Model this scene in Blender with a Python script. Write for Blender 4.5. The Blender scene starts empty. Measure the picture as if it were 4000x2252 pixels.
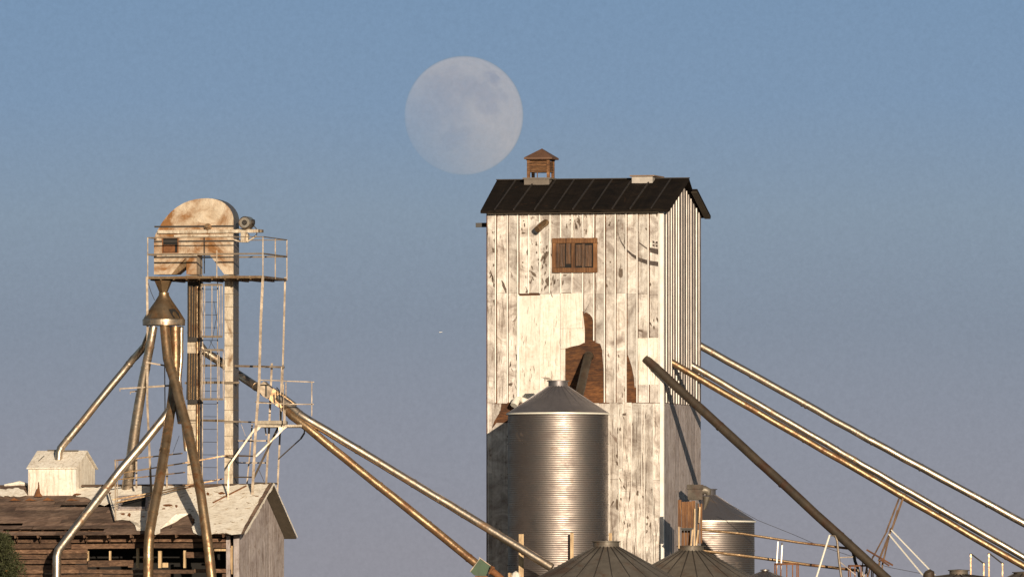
import bpy, math, random
from mathutils import Vector, Matrix
R = math.radians
random.seed(7)
scn = bpy.context.scene
# ------------------------------------------------------------------ camera, world, sun
CAM = Vector((0, -500, 1.7)); TILT = R(1.782); LENS = 450.2
cd = bpy.data.cameras.new("camera"); cam = bpy.data.objects.new("camera", cd)
scn.collection.objects.link(cam); cam.location = CAM; cam.rotation_euler = (R(90) + TILT, 0, 0)
cd.lens = LENS; cd.sensor_width = 36; cd.clip_start = 1; cd.clip_end = 120000; scn.camera = cam
SUN_AZ = R(12); SUN_EL = R(11)          # to the right of the camera, low
S = Vector((math.sin(SUN_AZ) * math.cos(SUN_EL), -math.cos(SUN_AZ) * math.cos(SUN_EL), math.sin(SUN_EL)))
sd = bpy.data.lights.new("sun", 'SUN'); sun = bpy.data.objects.new("sun", sd); scn.collection.objects.link(sun)
sd.energy = 5.0; sd.angle = R(0.5); sd.color = (1.0, 0.84, 0.635)
sun.rotation_euler = (-S).to_track_quat('-Z', 'Y').to_euler(); sun.location = (40, -60, 60)
w = bpy.data.worlds.new("World"); scn.world = w; w.use_nodes = True
nt = w.node_tree; nt.nodes.clear()
out = nt.nodes.new('ShaderNodeOutputWorld'); bg = nt.nodes.new('ShaderNodeBackground'); bg2 = nt.nodes.new('ShaderNodeBackground')
sky = nt.nodes.new('ShaderNodeTexSky'); sky.sky_type = 'NISHITA'; sky.sun_disc = False
sky.sun_elevation = SUN_EL; sky.sun_rotation = math.atan2(S.x, S.y); sky.air_density = 1.2; sky.dust_density = 0.5; sky.ozone_density = 2.0
bg.inputs[1].default_value = 0.05
tc = nt.nodes.new('ShaderNodeTexCoord'); sp = nt.nodes.new('ShaderNodeSeparateXYZ')
nt.links.new(tc.outputs['Generated'], sp.inputs[0])
mr = nt.nodes.new('ShaderNodeMapRange'); mr.inputs[1].default_value = 0.0; mr.inputs[2].default_value = 0.06
nt.links.new(sp.outputs[2], mr.inputs[0])
nz = nt.nodes.new('ShaderNodeTexNoise'); nz.inputs['Scale'].default_value = 22; nz.inputs['Detail'].default_value = 4
nt.links.new(tc.outputs['Generated'], nz.inputs['Vector'])
ad = nt.nodes.new('ShaderNodeMath'); ad.operation = 'MULTIPLY_ADD'; ad.inputs[1].default_value = 0.09; 
nt.links.new(nz.outputs[0], ad.inputs[0]); sb = nt.nodes.new('ShaderNodeMath'); sb.operation = 'SUBTRACT'; sb.inputs[1].default_value = 0.045
nt.links.new(mr.outputs[0], sb.inputs[0]); nt.links.new(sb.outputs[0], ad.inputs[2])
rp = nt.nodes.new('ShaderNodeValToRGB'); cr = rp.color_ramp
# low band of evening air: grey-violet at the horizon turning blue upward
pts = [(0.0, (0.290, 0.284, 0.318)), (0.17, (0.286, 0.284, 0.322)), (0.33, (0.262, 0.282, 0.338)), (0.463, (0.232, 0.276, 0.346)), (0.61, (0.236, 0.308, 0.396)), (0.76, (0.206, 0.304, 0.440)), (1.0, (0.180, 0.292, 0.450))]
cr.elements[0].position = pts[0][0]; cr.elements[0].color = (*pts[0][1], 1); cr.elements[1].position = 1.0; cr.elements[1].color = (*pts[-1][1], 1)
for p, c in pts[1:-1]:
    e = cr.elements.new(p); e.color = (*c, 1)
nt.links.new(ad.outputs[0], rp.inputs[0]); nt.links.new(rp.outputs[0], bg2.inputs[0])
nf = nt.nodes.new('ShaderNodeTexNoise'); nf.inputs['Scale'].default_value = 2600; nf.inputs['Detail'].default_value = 5; nf.inputs['Roughness'].default_value = 0.8; nt.links.new(tc.outputs['Generated'], nf.inputs['Vector'])
mf = nt.nodes.new('ShaderNodeMapRange'); nt.links.new(nf.outputs[0], mf.inputs[0]); mf.inputs[1].default_value = 0.25; mf.inputs[2].default_value = 0.75; mf.inputs[3].default_value = 0.85; mf.inputs[4].default_value = 0.98; nt.links.new(mf.outputs[0], bg2.inputs[1])
mx = nt.nodes.new('ShaderNodeMixShader'); mr2 = nt.nodes.new('ShaderNodeMapRange')
mr2.inputs[1].default_value = 0.056; mr2.inputs[2].default_value = 0.08
nt.links.new(sp.outputs[2], mr2.inputs[0]); nt.links.new(mr2.outputs[0], mx.inputs[0])
nt.links.new(bg2.outputs[0], mx.inputs[1]); nt.links.new(sky.outputs[0], bg.inputs[0]); nt.links.new(bg.outputs[0], mx.inputs[2])
nt.links.new(mx.outputs[0], out.inputs[0])
scn.view_settings.view_transform = 'Standard'; scn.view_settings.look = 'None'; scn.view_settings.exposure = 0.13; scn.view_settings.gamma = 1.0

# ------------------------------------------------------------------ projection helpers (photo pixel -> point on a real plane)
FW = Vector((0, math.cos(TILT), math.sin(TILT))); UPV = Vector((0, -math.sin(TILT), math.cos(TILT)))
def ray(px, py):
    k = 36.0 / LENS / 4000
    return FW + Vector((1, 0, 0)) * ((px - 2000) * k) + UPV * (-(py - 1126) * k)
YO = 0.0                              # depth offset of the group being built
def P(px, py, Y=0.0):
    Y += YO; d = ray(px, py); return CAM + d * ((Y - CAM.y) / d.y)
def hitp(px, py, p0, n):
    d = ray(px, py); return CAM + d * ((p0 - CAM).dot(n) / d.dot(n))
class Frame:
    def __init__(s, px, Y, deg):
        s.o = Vector((P(px, 1200, Y).x, Y + YO, 0)); t = R(deg); s.t = t
        s.u = Vector((math.cos(t), -math.sin(t), 0)); s.v = Vector((math.sin(t), math.cos(t), 0))
    def w(s, u, v, z): return s.o + s.u * u + s.v * v + Vector((0, 0, z))
    def f(s, px, py, v=0.0):                       # on plane v=const -> (u,z)
        p = hitp(px, py, s.w(0, v, 0), s.v) - s.o; return p.dot(s.u), p.z
    def g(s, px, py, u=0.0):                       # on plane u=const -> (v,z)
        p = hitp(px, py, s.w(u, 0, 0), s.u) - s.o; return p.dot(s.v), p.z

# ------------------------------------------------------------------ mesh helpers
C = scn.collection
class MB:
    def __init__(s): s.v = []; s.f = []; s.m = []
    def add(s, o, mat):                             # merge another builder under a second material (surface detail of the same part)
        n = len(s.v); k = len(s.f); s.v += o.v; s.f += [[i + n for i in f] for f in o.f]; s.m.append((k, mat))
    def pieces(s):                                  # connected pieces, each as a builder
        par = list(range(len(s.v)))
        def fd(i):
            while par[i] != i: par[i] = par[par[i]]; i = par[i]
            return i
        for f in s.f:
            a = fd(f[0])
            for i in f[1:]: par[fd(i)] = a
        gr = {}
        for f in s.f: gr.setdefault(fd(f[0]), []).append(f)
        res = []
        for fs in gr.values():
            b = MB(); mp_ = {}
            for f in fs:
                for i in f:
                    if i not in mp_: mp_[i] = len(b.v); b.v.append(s.v[i])
                b.f.append([mp_[i] for i in f])
            res.append(b)
        return res
    def lbeam(s, pts, wd):                          # one mitred square bar along a polyline
        s.tube(pts, wd * .707, 4)
    def poly(s, pts):
        n = len(s.v); s.v += [Vector(p) for p in pts]; s.f.append(list(range(n, n + len(pts))))
    def hexa(s, a, b):                              # two quads (4 pts each) joined
        n = len(s.v); s.v += [Vector(p) for p in a + b]
        for q in ([3, 2, 1, 0], [4, 5, 6, 7], [0, 1, 5, 4], [1, 2, 6, 5], [2, 3, 7, 6], [3, 0, 4, 7]): s.f.append([n + i for i in q])
    def prism(s, pts, d):                           # polygon extruded along vector d
        n = len(s.v); m = len(pts); s.v += [Vector(p) for p in pts] + [Vector(p) + d for p in pts]
        s.f.append([n + i for i in range(m)]); s.f.append([n + m + i for i in reversed(range(m))])
        for i in range(m):
            j = (i + 1) % m; s.f.append([n + j, n + i, n + m + i, n + m + j])
    def fbox(s, F, u0, u1, v0, v1, z0, z1):
        s.hexa([F.w(u0, v0, z0), F.w(u1, v0, z0), F.w(u1, v0, z1), F.w(u0, v0, z1)], [F.w(u0, v1, z0), F.w(u1, v1, z0), F.w(u1, v1, z1), F.w(u0, v1, z1)])
    def beam(s, p, q, a=0.05, b=None, up=Vector((0, 0, 1))):
        p, q = Vector(p), Vector(q); b = b or a; d = (q - p).normalized()
        if abs(d.dot(up)) > 0.98: up = Vector((0, 1, 0))
        x = d.cross(up).normalized() * a / 2; y = x.cross(d).normalized() * b / 2
        s.hexa([p - x - y, p + x - y, p + x + y, p - x + y], [q - x - y, q + x - y, q + x + y, q - x + y])
    def tube(s, pts, r, n=16, cap=True):
        pts = [Vector(p) for p in pts]; rs = r if isinstance(r, (list, tuple)) else [r] * len(pts); base = len(s.v); prev = None
        for i, p in enumerate(pts):
            d = (pts[min(i + 1, len(pts) - 1)] - pts[max(i - 1, 0)]).normalized()
            k = 1.0
            if 0 < i < len(pts) - 1:
                d1 = (pts[i] - pts[i - 1]).normalized(); d2 = (pts[i + 1] - pts[i]).normalized(); d = (d1 + d2).normalized(); k = 1 / max(0.6, d.dot(d1))
            if prev is None:
                a = d.cross(Vector((0, 0, 1))); a = a if a.length > 0.05 else Vector((1, 0, 0))
            else: a = prev - d * prev.dot(d)
            a.normalize(); prev = a; b = d.cross(a)
            for j in range(n):
                t = 2 * math.pi * (j + (.5 if n == 4 else 0)) / n; s.v.append(p + (a * math.cos(t) + b * math.sin(t)) * rs[i])
        for i in range(len(pts) - 1):
            for j in range(n):
                k2 = (j + 1) % n; s.f.append([base + i * n + j, base + i * n + k2, base + (i + 1) * n + k2, base + (i + 1) * n + j])
        if cap:
            s.f.append([base + j for j in reversed(range(n))]); s.f.append([base + (len(pts) - 1) * n + j for j in range(n)])
    def lathe(s, c, prof, n=48, cap=True, ph=0.0):
        base = len(s.v)
        for r, z in prof:
            for j in range(n):
                t = 2 * math.pi * j / n + ph; s.v.append(Vector((c[0] + r * math.cos(t), c[1] + r * math.sin(t), z)))
        for i in range(len(prof) - 1):
            for j in range(n):
                k = (j + 1) % n; s.f.append([base + i * n + j, base + (i + 1) * n + j, base + (i + 1) * n + k, base + i * n + k])
        if cap:
            s.f.append([base + j for j in range(n)]); s.f.append([base + (len(prof) - 1) * n + j for j in reversed(range(n))])
    def each(s, name, mat, parent, part=None, smooth=False):
        for b in s.pieces():
            o = b.build(name, mat, parent if part is None else part.parent, smooth=smooth)
            if part is not None: o.parent = part
    def build(s, name, mat, parent=None, label=None, cat=None, group=None, kind=None, smooth=True, loc=None):
        if parent is not None:
            o0 = parent.matrix_world.inverted()
        else:
            if loc is None:
                xs = [p.x for p in s.v]; ys = [p.y for p in s.v]; zs = [p.z for p in s.v]
                loc = Vector(((min(xs) + max(xs)) / 2, (min(ys) + max(ys)) / 2, min(zs)))
            o0 = Matrix.Translation(-Vector(loc))
        me = bpy.data.meshes.new(name); me.from_pydata([o0 @ p for p in s.v], [], s.f); me.update()
        if s.m:
            me.materials.append(mat); k0 = s.m[0][0]
            for q, (k, mt_) in enumerate(s.m):
                me.materials.append(mt_); k1 = s.m[q + 1][0] if q + 1 < len(s.m) else len(s.f)
                for i in range(k, k1): me.polygons[i].material_index = q + 1
        import bmesh
        bm = bmesh.new(); bm.from_mesh(me); bmesh.ops.recalc_face_normals(bm, faces=bm.faces); bm.to_mesh(me); bm.free()
        if smooth:
            me.polygons.foreach_set('use_smooth', [True] * len(me.polygons)); me.set_sharp_from_angle(angle=R(35))
        if not s.m: me.materials.append(mat)
        o = bpy.data.objects.new(name, me); C.objects.link(o)
        if parent is not None: o.parent = parent
        else: o.location = loc
        tag(o, label, cat, group, kind); return o
def tag(o, label=None, cat=None, group=None, kind=None):
    if label: o['label'] = label
    if cat: o['category'] = cat
    if group: o['group'] = group
    if kind: o['kind'] = kind
def thing(name, label, cat, loc, group=None):
    o = bpy.data.objects.new(name, None); C.objects.link(o); o.location = loc; o.empty_display_size = 0.2
    o.matrix_world = Matrix.Translation(Vector(loc)); tag(o, label, cat, group); return o
def sub(mb, name, mat, part, smooth=True):          # sub-part: child of a part (part sits at its parent's origin)
    th = part.parent; o = mb.build(name, mat, th, smooth=smooth); o.parent = part; return o

# ------------------------------------------------------------------ materials
def newmat(name):
    m = bpy.data.materials.new(name); m.use_nodes = True; t = m.node_tree; b = t.nodes['Principled BSDF']; return m, t, b
def N(t, k, **kw):
    n = t.nodes.new(k)
    for a, v in kw.items(): setattr(n, a, v)
    return n
def coords(t, scale=(1, 1, 1), rot=(0, 0, 0)):
    c = N(t, 'ShaderNodeTexCoord'); m = N(t, 'ShaderNodeMapping'); m.inputs['Scale'].default_value = scale; m.inputs['Rotation'].default_value = rot
    t.links.new(c.outputs['Object'], m.inputs[0]); return m.outputs[0]
def noise(t, vec, scale, detail=5, rough=0.6, dist=0.0):
    n = N(t, 'ShaderNodeTexNoise'); n.inputs['Scale'].default_value = scale; n.inputs['Detail'].default_value = detail
    n.inputs['Roughness'].default_value = rough; n.inputs['Distortion'].default_value = dist; t.links.new(vec, n.inputs['Vector']); return n.outputs[0]
def ramp(t, fac, stops):
    r = N(t, 'ShaderNodeValToRGB'); e = r.color_ramp.elements
    e[0].position, e[0].color = stops[0][0], (*stops[0][1], 1); e[1].position, e[1].color = stops[-1][0], (*stops[-1][1], 1)
    for p, c in stops[1:-1]: x = e.new(p); x.color = (*c, 1)
    t.links.new(fac, r.inputs[0]); return r.outputs[0]
def mixc(t, fac, a, b, mode='MIX'):
    m = N(t, 'ShaderNodeMix', data_type='RGBA', blend_type=mode)
    if isinstance(fac, (int, float)): m.inputs[0].default_value = fac
    else: t.links.new(fac, m.inputs[0])
    for i, c in ((6, a), (7, b)):
        if isinstance(c, tuple): m.inputs[i].default_value = (*c, 1)
        else: t.links.new(c, m.inputs[i])
    return m.outputs[2]
def bump(t, b, h, strength=0.4, dist=0.02):
    n = N(t, 'ShaderNodeBump'); n.inputs['Strength'].default_value = strength; n.inputs['Distance'].default_value = dist
    t.links.new(h, n.inputs['Height']); t.links.new(n.outputs[0], b.inputs['Normal'])
G0, G1 = (0, 0, 0), (1, 1, 1)
def metal(name, base, dark, rust, rust_amt=0.5, rough=0.38, metallic=0.85, scale=3.0, bmp=0.25, squash=(1, 1, 1)):
    m, t, b = newmat(name); v = coords(t, squash)
    n1 = noise(t, v, scale, 6, 0.65, 0.4); n2 = noise(t, v, scale * 0.45, 5, 0.7, 0.8); n3 = noise(t, v, scale * 6, 4, 0.6)
    c = ramp(t, n1, [(0.3, dark), (0.62, base)])
    rm = ramp(t, n2, [(0.62 - 0.25 * rust_amt, G0), (0.75 - 0.2 * rust_amt, G1)])
    c = mixc(t, rm, c, mixc(t, n3, rust, tuple(x * 0.45 for x in rust)))
    t.links.new(c, b.inputs['Base Color'])
    mm = N(t, 'ShaderNodeMapRange'); t.links.new(rm, mm.inputs[0]); mm.inputs[3].default_value = metallic; mm.inputs[4].default_value = metallic * 0.35
    t.links.new(mm.outputs[0], b.inputs['Metallic'])
    rr = N(t, 'ShaderNodeMapRange'); t.links.new(n1, rr.inputs[0]); rr.inputs[1].default_value = 0.3; rr.inputs[2].default_value = 0.7
    rr.inputs[3].default_value = rough + 0.12; rr.inputs[4].default_value = rough - 0.06; t.links.new(rr.outputs[0], b.inputs['Roughness'])
    bump(t, b, n1, bmp, 0.04); return m
def sheet(name, light, mid, dirt, island=0.25, dirt_amt=0.35, along='z', rough=0.55, metallic=0.15, bmp=0.5, grit=1.0, sfreq=1.6):
    def gk(c): return tuple(1 - (1 - x) * grit for x in c)
    m, t, b = newmat(name); st = (7, 7, 0.55) if along == 'z' else (0.55, 7, 7)
    v = coords(t); vs = coords(t, st)
    big = noise(t, v, 1.1, 7, 0.7, 0.8); st1 = noise(t, vs, sfreq, 6, 0.7, 0.5); sp = noise(t, v, 4.5, 7, 0.75, 1.0)
    c = ramp(t, big, [(0.35, mid), (0.6, light)])
    c = mixc(t, ramp(t, st1, [(0.36, (0.42, 0.36, 0.31)), (0.52, G1)]), c, c, 'MIX')
    c = mixc(t, 1.0, c, ramp(t, st1, [(0.33, gk((0.42, 0.35, 0.29))), (0.5, gk((0.93, 0.92, 0.9))), (0.7, G1)]), 'MULTIPLY')
    c = mixc(t, 1.0, c, ramp(t, sp, [(0.30, gk((0.35, 0.28, 0.22))), (0.42, gk((0.85, 0.82, 0.78))), (0.6, G1)]), 'MULTIPLY')
    g = N(t, 'ShaderNodeNewGeometry'); isl = ramp(t, g.outputs['Random Per Island'], [(0, (1 - island,) * 3), (1, G1)])
    c = mixc(t, 1.0, c, isl, 'MULTIPLY')
    big2 = noise(t, coords(t, (1, 1, 0.6)), 1.35, 7, 0.72, 1.2)
    c = mixc(t, ramp(t, big2, [(0.66 - 0.12 * dirt_amt, G0), (0.70 - 0.1 * dirt_amt, G1)]), c, dirt)
    t.links.new(c, b.inputs['Base Color']); b.inputs['Roughness'].default_value = rough; b.inputs['Metallic'].default_value = metallic
    h = mixc(t, 0.5, st1, sp); bump(t, b, h, bmp, 0.03); return m
def wood(name, a, b_, axis='x', rough=0.8, island=0.5):
    m, t, b = newmat(name); sc = {'x': (0.5, 7, 7), 'z': (7, 7, 0.5), 'y': (7, 0.5, 7)}[axis]
    v = coords(t, sc); n1 = noise(t, v, 2.0, 7, 0.7, 0.4); n2 = noise(t, coords(t), 1.3, 4, 0.6, 0.5)
    c = ramp(t, n1, [(0.3, tuple(x * 0.4 for x in b_)), (0.48, b_), (0.68, a)])
    c = mixc(t, 1.0, c, ramp(t, n2, [(0.3, (0.55, 0.5, 0.5)), (0.6, G1)]), 'MULTIPLY')
    g = N(t, 'ShaderNodeNewGeometry'); c = mixc(t, 1.0, c, ramp(t, g.outputs['Random Per Island'], [(0, (1 - island,) * 3), (1, G1)]), 'MULTIPLY')
    t.links.new(c, b.inputs['Base Color']); b.inputs['Roughness'].default_value = rough; bump(t, b, n1, 0.6, 0.03); return m
def plain(name, col, rough=0.7, metallic=0.0, var=0.3, scale=4):
    m, t, b = newmat(name); n1 = noise(t, coords(t), scale, 5, 0.65, 0.3)
    t.links.new(ramp(t, n1, [(0.3, tuple(x * (1 - var) for x in col)), (0.65, col)]), b.inputs['Base Color'])
    b.inputs['Roughness'].default_value = rough; b.inputs['Metallic'].default_value = metallic; bump(t, b, n1, 0.2, 0.02); return m

M = {}
M['bin'] = metal('galvanised_bin', (0.38, 0.33, 0.30), (0.24, 0.20, 0.185), (0.30, 0.19, 0.12), 0.0, 0.47, 1.0, 1.3, 0.12, (1, 1, 2))
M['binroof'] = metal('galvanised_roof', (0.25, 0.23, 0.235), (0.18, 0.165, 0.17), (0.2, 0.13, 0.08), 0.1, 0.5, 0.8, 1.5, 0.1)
M['oldroof'] = metal('weathered_roof', (0.19, 0.165, 0.135), (0.11, 0.094, 0.076), (0.12, 0.06, 0.032), 0.4, 0.55, 0.5, 1.4, 0.3)
M['steel'] = metal('spout_steel', (0.64, 0.54, 0.43), (0.33, 0.25, 0.18), (0.28, 0.14, 0.055), 0.3, 0.36, 0.95, 2.6, 0.35)
M['bronze'] = metal('rusty_spout', (0.42, 0.29, 0.17), (0.17, 0.10, 0.05), (0.19, 0.08, 0.028), 0.5, 0.38, 0.85, 2.6, 0.45)
M['darkspout'] = metal('dark_spout', (0.060, 0.042, 0.026), (0.026, 0.019, 0.012), (0.06, 0.024, 0.009), 0.5, 0.6, 0.1, 1.8, 0.3)
M['head'] = metal('head_housing', (0.78, 0.65, 0.50), (0.44, 0.32, 0.21), (0.34, 0.15, 0.045), 0.85, 0.48, 0.6, 1.3, 0.6)
M['casing'] = metal('leg_casing', (0.74, 0.64, 0.51), (0.42, 0.34, 0.25), (0.30, 0.17, 0.08), 0.35, 0.5, 0.6, 3.5, 0.5, (1, 1, 0.5))
M['angle'] = metal('angle_iron', (0.27, 0.215, 0.16), (0.14, 0.105, 0.075), (0.15, 0.08, 0.035), 0.25, 0.5, 0.5, 2.5, 0.2)
M['blackiron'] = plain('black_iron', (0.03, 0.024, 0.02), 0.6)
M['rustiron'] = plain('rust_iron', (0.23, 0.09, 0.03), 0.8, 0.1, 0.5)
M['sheet'] = sheet('whitewashed_sheet', (0.98, 0.92, 0.86), (0.38, 0.315, 0.28), (0.22, 0.165, 0.135), 0.35, 0.36, 'z', .5, .25, .6, .62, .8)
M['flat'] = sheet('flat_patch_sheet', (0.95, 0.89, 0.81), (0.80, 0.72, 0.63), (0.5, 0.42, 0.34), 0.12, 0.0, 'z', .55, .1, .5, .6)
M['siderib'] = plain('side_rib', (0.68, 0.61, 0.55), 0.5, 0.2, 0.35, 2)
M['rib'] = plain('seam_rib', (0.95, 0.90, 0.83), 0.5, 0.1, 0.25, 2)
M['shadedsheet'] = sheet('shaded_side_sheet', (0.33, 0.28, 0.275), (0.19, 0.16, 0.155), (0.10, 0.08, 0.07), 0.4, 0.2)  # darker copy of the front cladding, the side wall's shade put into its colour
M['mark'] = plain('peeled_paint', (0.15, 0.11, 0.082), 0.9, 0, 0.5, 9)
M['faded'] = plain('faded_lettering_paint', (0.095, 0.072, 0.062), 0.9, 0, 0.5, 6)
M['wood'] = wood('bare_brown_planks', (0.26, 0.105, 0.030), (0.13, 0.047, 0.013))
M['woodv'] = wood('bare_brown_boards', (0.36, 0.18, 0.07), (0.20, 0.085, 0.03), 'z')
M['deck'] = wood('roof_deck_planks', (0.34, 0.23, 0.17), (0.19, 0.122, 0.086), 'x', .8, .55)
M['siding'] = wood('old_siding_planks', (0.33, 0.192, 0.115), (0.17, 0.092, 0.052), 'x', .8, .55)
M['lumber'] = wood('pale_lumber', (0.80, 0.58, 0.34), (0.6, 0.42, 0.23), 'z', 0.7, 0.1)
M['tar'] = sheet('tarred_roof', (0.022, 0.016, 0.012), (0.010, 0.008, 0.007), (0.045, 0.025, 0.014), 0.2, 0.3, 'x', .92, 0, .6, .6)
M['tar'].node_tree.nodes['Principled BSDF'].inputs['Specular IOR Level'].default_value = 0.1
M['tarseam'] = plain('roof_seam', (0.045, 0.035, 0.029), 0.7, 0.1, 0.6)
M['felt'] = sheet('torn_white_roofing', (0.97, 0.92, 0.83), (0.88, 0.81, 0.70), (0.40, 0.26, 0.14), 0.05, -0.1, 'x', 0.7, 0.0, 1.0, 0.75, 2.5)
M['gable'] = sheet('gable_boards', (0.56, 0.50, 0.50), (0.42, 0.36, 0.36), (0.2, 0.15, 0.13), 0.12, 0.0)
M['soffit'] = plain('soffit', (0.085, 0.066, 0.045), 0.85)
M['hut'] = sheet('painted_hut', (0.96, 0.90, 0.80), (0.82, 0.74, 0.64), (0.4, 0.33, 0.26), 0.08, -0.2, 'z', .6, 0.0, .8, .7)
M['green'] = plain('green_paint', (0.012, 0.055, 0.010), 0.55, 0.0, 0.5, 3)
M['white'] = plain('bright_white_metal', (0.85, 0.8, 0.7), 0.4, 0.2, 0.1)
M['needle'] = plain('needles', (0.050, 0.056, 0.016), 0.8, 0, 0.55, 3)
M['dryneedle'] = plain('dry_needles', (0.22, 0.10, 0.02), 0.8)
M['bark'] = plain('bark', (0.09, 0.06, 0.04), 0.9)
M['black'] = plain('dark_interior', (0.012, 0.01, 0.009), 0.9)
# field
m, t, b = newmat('dry_field'); n1 = noise(t, coords(t), 0.02, 8, 0.7); n2 = noise(t, coords(t), 1.5, 6, 0.7)
t.links.new(mixc(t, n2, ramp(t, n1, [(0.35, (0.045, 0.034, 0.02)), (0.6, (0.07, 0.052, 0.03))]), (0.05, 0.038, 0.022)), b.inputs['Base Color']); b.inputs['Roughness'].default_value = 0.95; M['field'] = m
g = MB(); g.lathe((0, 0), [(80000, 0), (3000, 0), (300, 0), (60, 0), (1, 0)], 96, False); g.f.append(list(range(4 * 96, 5 * 96)))
g.build('ground', M['field'], kind='structure', loc=Vector((0, 0, 0)))

# ------------------------------------------------------------------ moon (self-glowing disc seen through lit air: adds to the sky behind it)
MY = 60000.0; mc = P(1812, 451, MY); mrad = 233 * (MY + 500) / 500 * 0.01
m = bpy.data.materials.new('moon_glow'); m.use_nodes = True; t = m.node_tree; t.nodes.clear()
mo = N(t, 'ShaderNodeOutputMaterial'); tr = N(t, 'ShaderNodeBsdfTransparent'); tr.inputs[0].default_value = (0.95, 0.95, 0.925, 1); em = N(t, 'ShaderNodeEmission'); asd = N(t, 'ShaderNodeAddShader')
tcn = N(t, 'ShaderNodeTexCoord'); vv = tcn.outputs['Object']
mp = N(t, 'ShaderNodeMapping'); mp.inputs['Scale'].default_value = (1 / mrad,) * 3; t.links.new(vv, mp.inputs[0])
def blob(cx, cz, r, soft):                            # a mare as a distance mask on the moon's own face, edges broken by noise
    d = N(t, 'ShaderNodeVectorMath', operation='DISTANCE'); d.inputs[1].default_value = (cx, -math.sqrt(max(0, 1 - cx * cx - cz * cz)), cz)
    wv = N(t, 'ShaderNodeTexNoise'); wv.inputs['Scale'].default_value = 4.0; wv.inputs['Detail'].default_value = 6; t.links.new(mp.outputs[0], wv.inputs['Vector'])
    t.links.new(mp.outputs[0], d.inputs[0]); a = N(t, 'ShaderNodeMath', operation='MULTIPLY_ADD'); a.inputs[1].default_value = 0.5
    t.links.new(wv.outputs[0], a.inputs[0]); s_ = N(t, 'ShaderNodeMath', operation='SUBTRACT'); t.links.new(d.outputs['Value'], s_.inputs[0]); s_.inputs[1].default_value = 0.25
    t.links.new(s_.outputs[0], a.inputs[2]); q = N(t, 'ShaderNodeMapRange', interpolation_type='SMOOTHSTEP'); t.links.new(a.outputs[0], q.inputs[0])
    q.inputs[1].default_value = r - soft * 1.5; q.inputs[2].default_value = r + soft * 1.5; q.inputs[3].default_value = 1; q.inputs[4].default_value = 0; return q.outputs[0]
acc = None
for cx, cz, r, soft, k in [(-0.35, 0.42, 0.36, 0.2, 0.55), (0.05, 0.42, 0.28, 0.12, 0.6), (0.30, 0.30, 0.22, 0.08, 0.55), (0.50, 0.60, 0.13, 0.05, 0.75),
                           (-0.55, 0.05, 0.34, 0.2, 0.45), (-0.15, -0.42, 0.22, 0.12, 0.55), (0.46, 0.08, 0.13, 0.06, 0.5), (-0.2, 0.1, 0.25, 0.15, 0.5), (0.62,0.28,0.12,0.06,0.4)]:
    q = N(t, 'ShaderNodeMath', operation='MULTIPLY'); t.links.new(blob(cx, cz, r, soft), q.inputs[0]); q.inputs[1].default_value = k
    if acc is None: acc = q.outputs[0]
    else:
        mxn = N(t, 'ShaderNodeMath', operation='MAXIMUM'); t.links.new(acc, mxn.inputs[0]); t.links.new(q.outputs[0], mxn.inputs[1]); acc = mxn.outputs[0]
col = mixc(t, acc, (0.180, 0.113, 0.064), (0.088, 0.036, 0.016))
dn = N(t, 'ShaderNodeTexNoise'); dn.inputs['Scale'].default_value = 9; dn.inputs['Detail'].default_value = 8; t.links.new(mp.outputs[0], dn.inputs['Vector'])
col = mixc(t, 1.0, col, ramp(t, dn.outputs[0], [(0.3, (0.9,) * 3), (0.7, (1.08,) * 3)]), 'MULTIPLY')
sx = N(t, 'ShaderNodeSeparateXYZ'); t.links.new(mp.outputs[0], sx.inputs[0])
gx = N(t, 'ShaderNodeMath', operation='ADD'); t.links.new(sx.outputs[0], gx.inputs[0]); t.links.new(sx.outputs[2], gx.inputs[1])
gr = N(t, 'ShaderNodeMapRange'); t.links.new(gx.outputs[0], gr.inputs[0]); gr.inputs[1].default_value = -1.35; gr.inputs[2].default_value = 0.3; gr.inputs[3].default_value = 0.22; gr.inputs[4].default_value = 1.0
lw = N(t, 'ShaderNodeLayerWeight'); lw.inputs[0].default_value = 0.5
lr = N(t, 'ShaderNodeMapRange', interpolation_type='SMOOTHSTEP'); t.links.new(lw.outputs['Facing'], lr.inputs[0]); lr.inputs[1].default_value = 0.70; lr.inputs[2].default_value = 0.97; lr.inputs[3].default_value = 1.0; lr.inputs[4].default_value = 0.15
ge = N(t, 'ShaderNodeNewGeometry'); inv = N(t, 'ShaderNodeMath', operation='SUBTRACT'); inv.inputs[0].default_value = 1; t.links.new(ge.outputs['Backfacing'], inv.inputs[1])
m1 = N(t, 'ShaderNodeMath', operation='MULTIPLY'); t.links.new(gr.outputs[0], m1.inputs[0]); t.links.new(inv.outputs[0], m1.inputs[1])
m2 = N(t, 'ShaderNodeMath', operation='MULTIPLY'); t.links.new(m1.outputs[0], m2.inputs[0]); t.links.new(lr.outputs[0], m2.inputs[1])
t.links.new(mixc(t, m1.outputs[0], (1.0, 1.0, 1.0), (0.90, 0.90, 0.85)), tr.inputs[0]); t.links.new(col, em.inputs[0]); t.links.new(m2.outputs[0], em.inputs[1]); t.links.new(tr.outputs[0], asd.inputs[0]); t.links.new(em.outputs[0], asd.inputs[1]); t.links.new(asd.outputs[0], mo.inputs[0])
g = MB(); n1_, n2_ = 128, 64
for i in range(n2_ + 1):
    a = math.pi * i / n2_
    for j in range(n1_):
        bb = 2 * math.pi * j / n1_; g.v.append(mc + mrad * Vector((math.sin(a) * math.cos(bb), -math.cos(a), math.sin(a) * math.sin(bb))))
for i in range(n2_):
    for j in range(n1_):
        k = (j + 1) % n1_; g.f.append([i * n1_ + j, (i + 1) * n1_ + j, (i + 1) * n1_ + k, i * n1_ + k])
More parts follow.
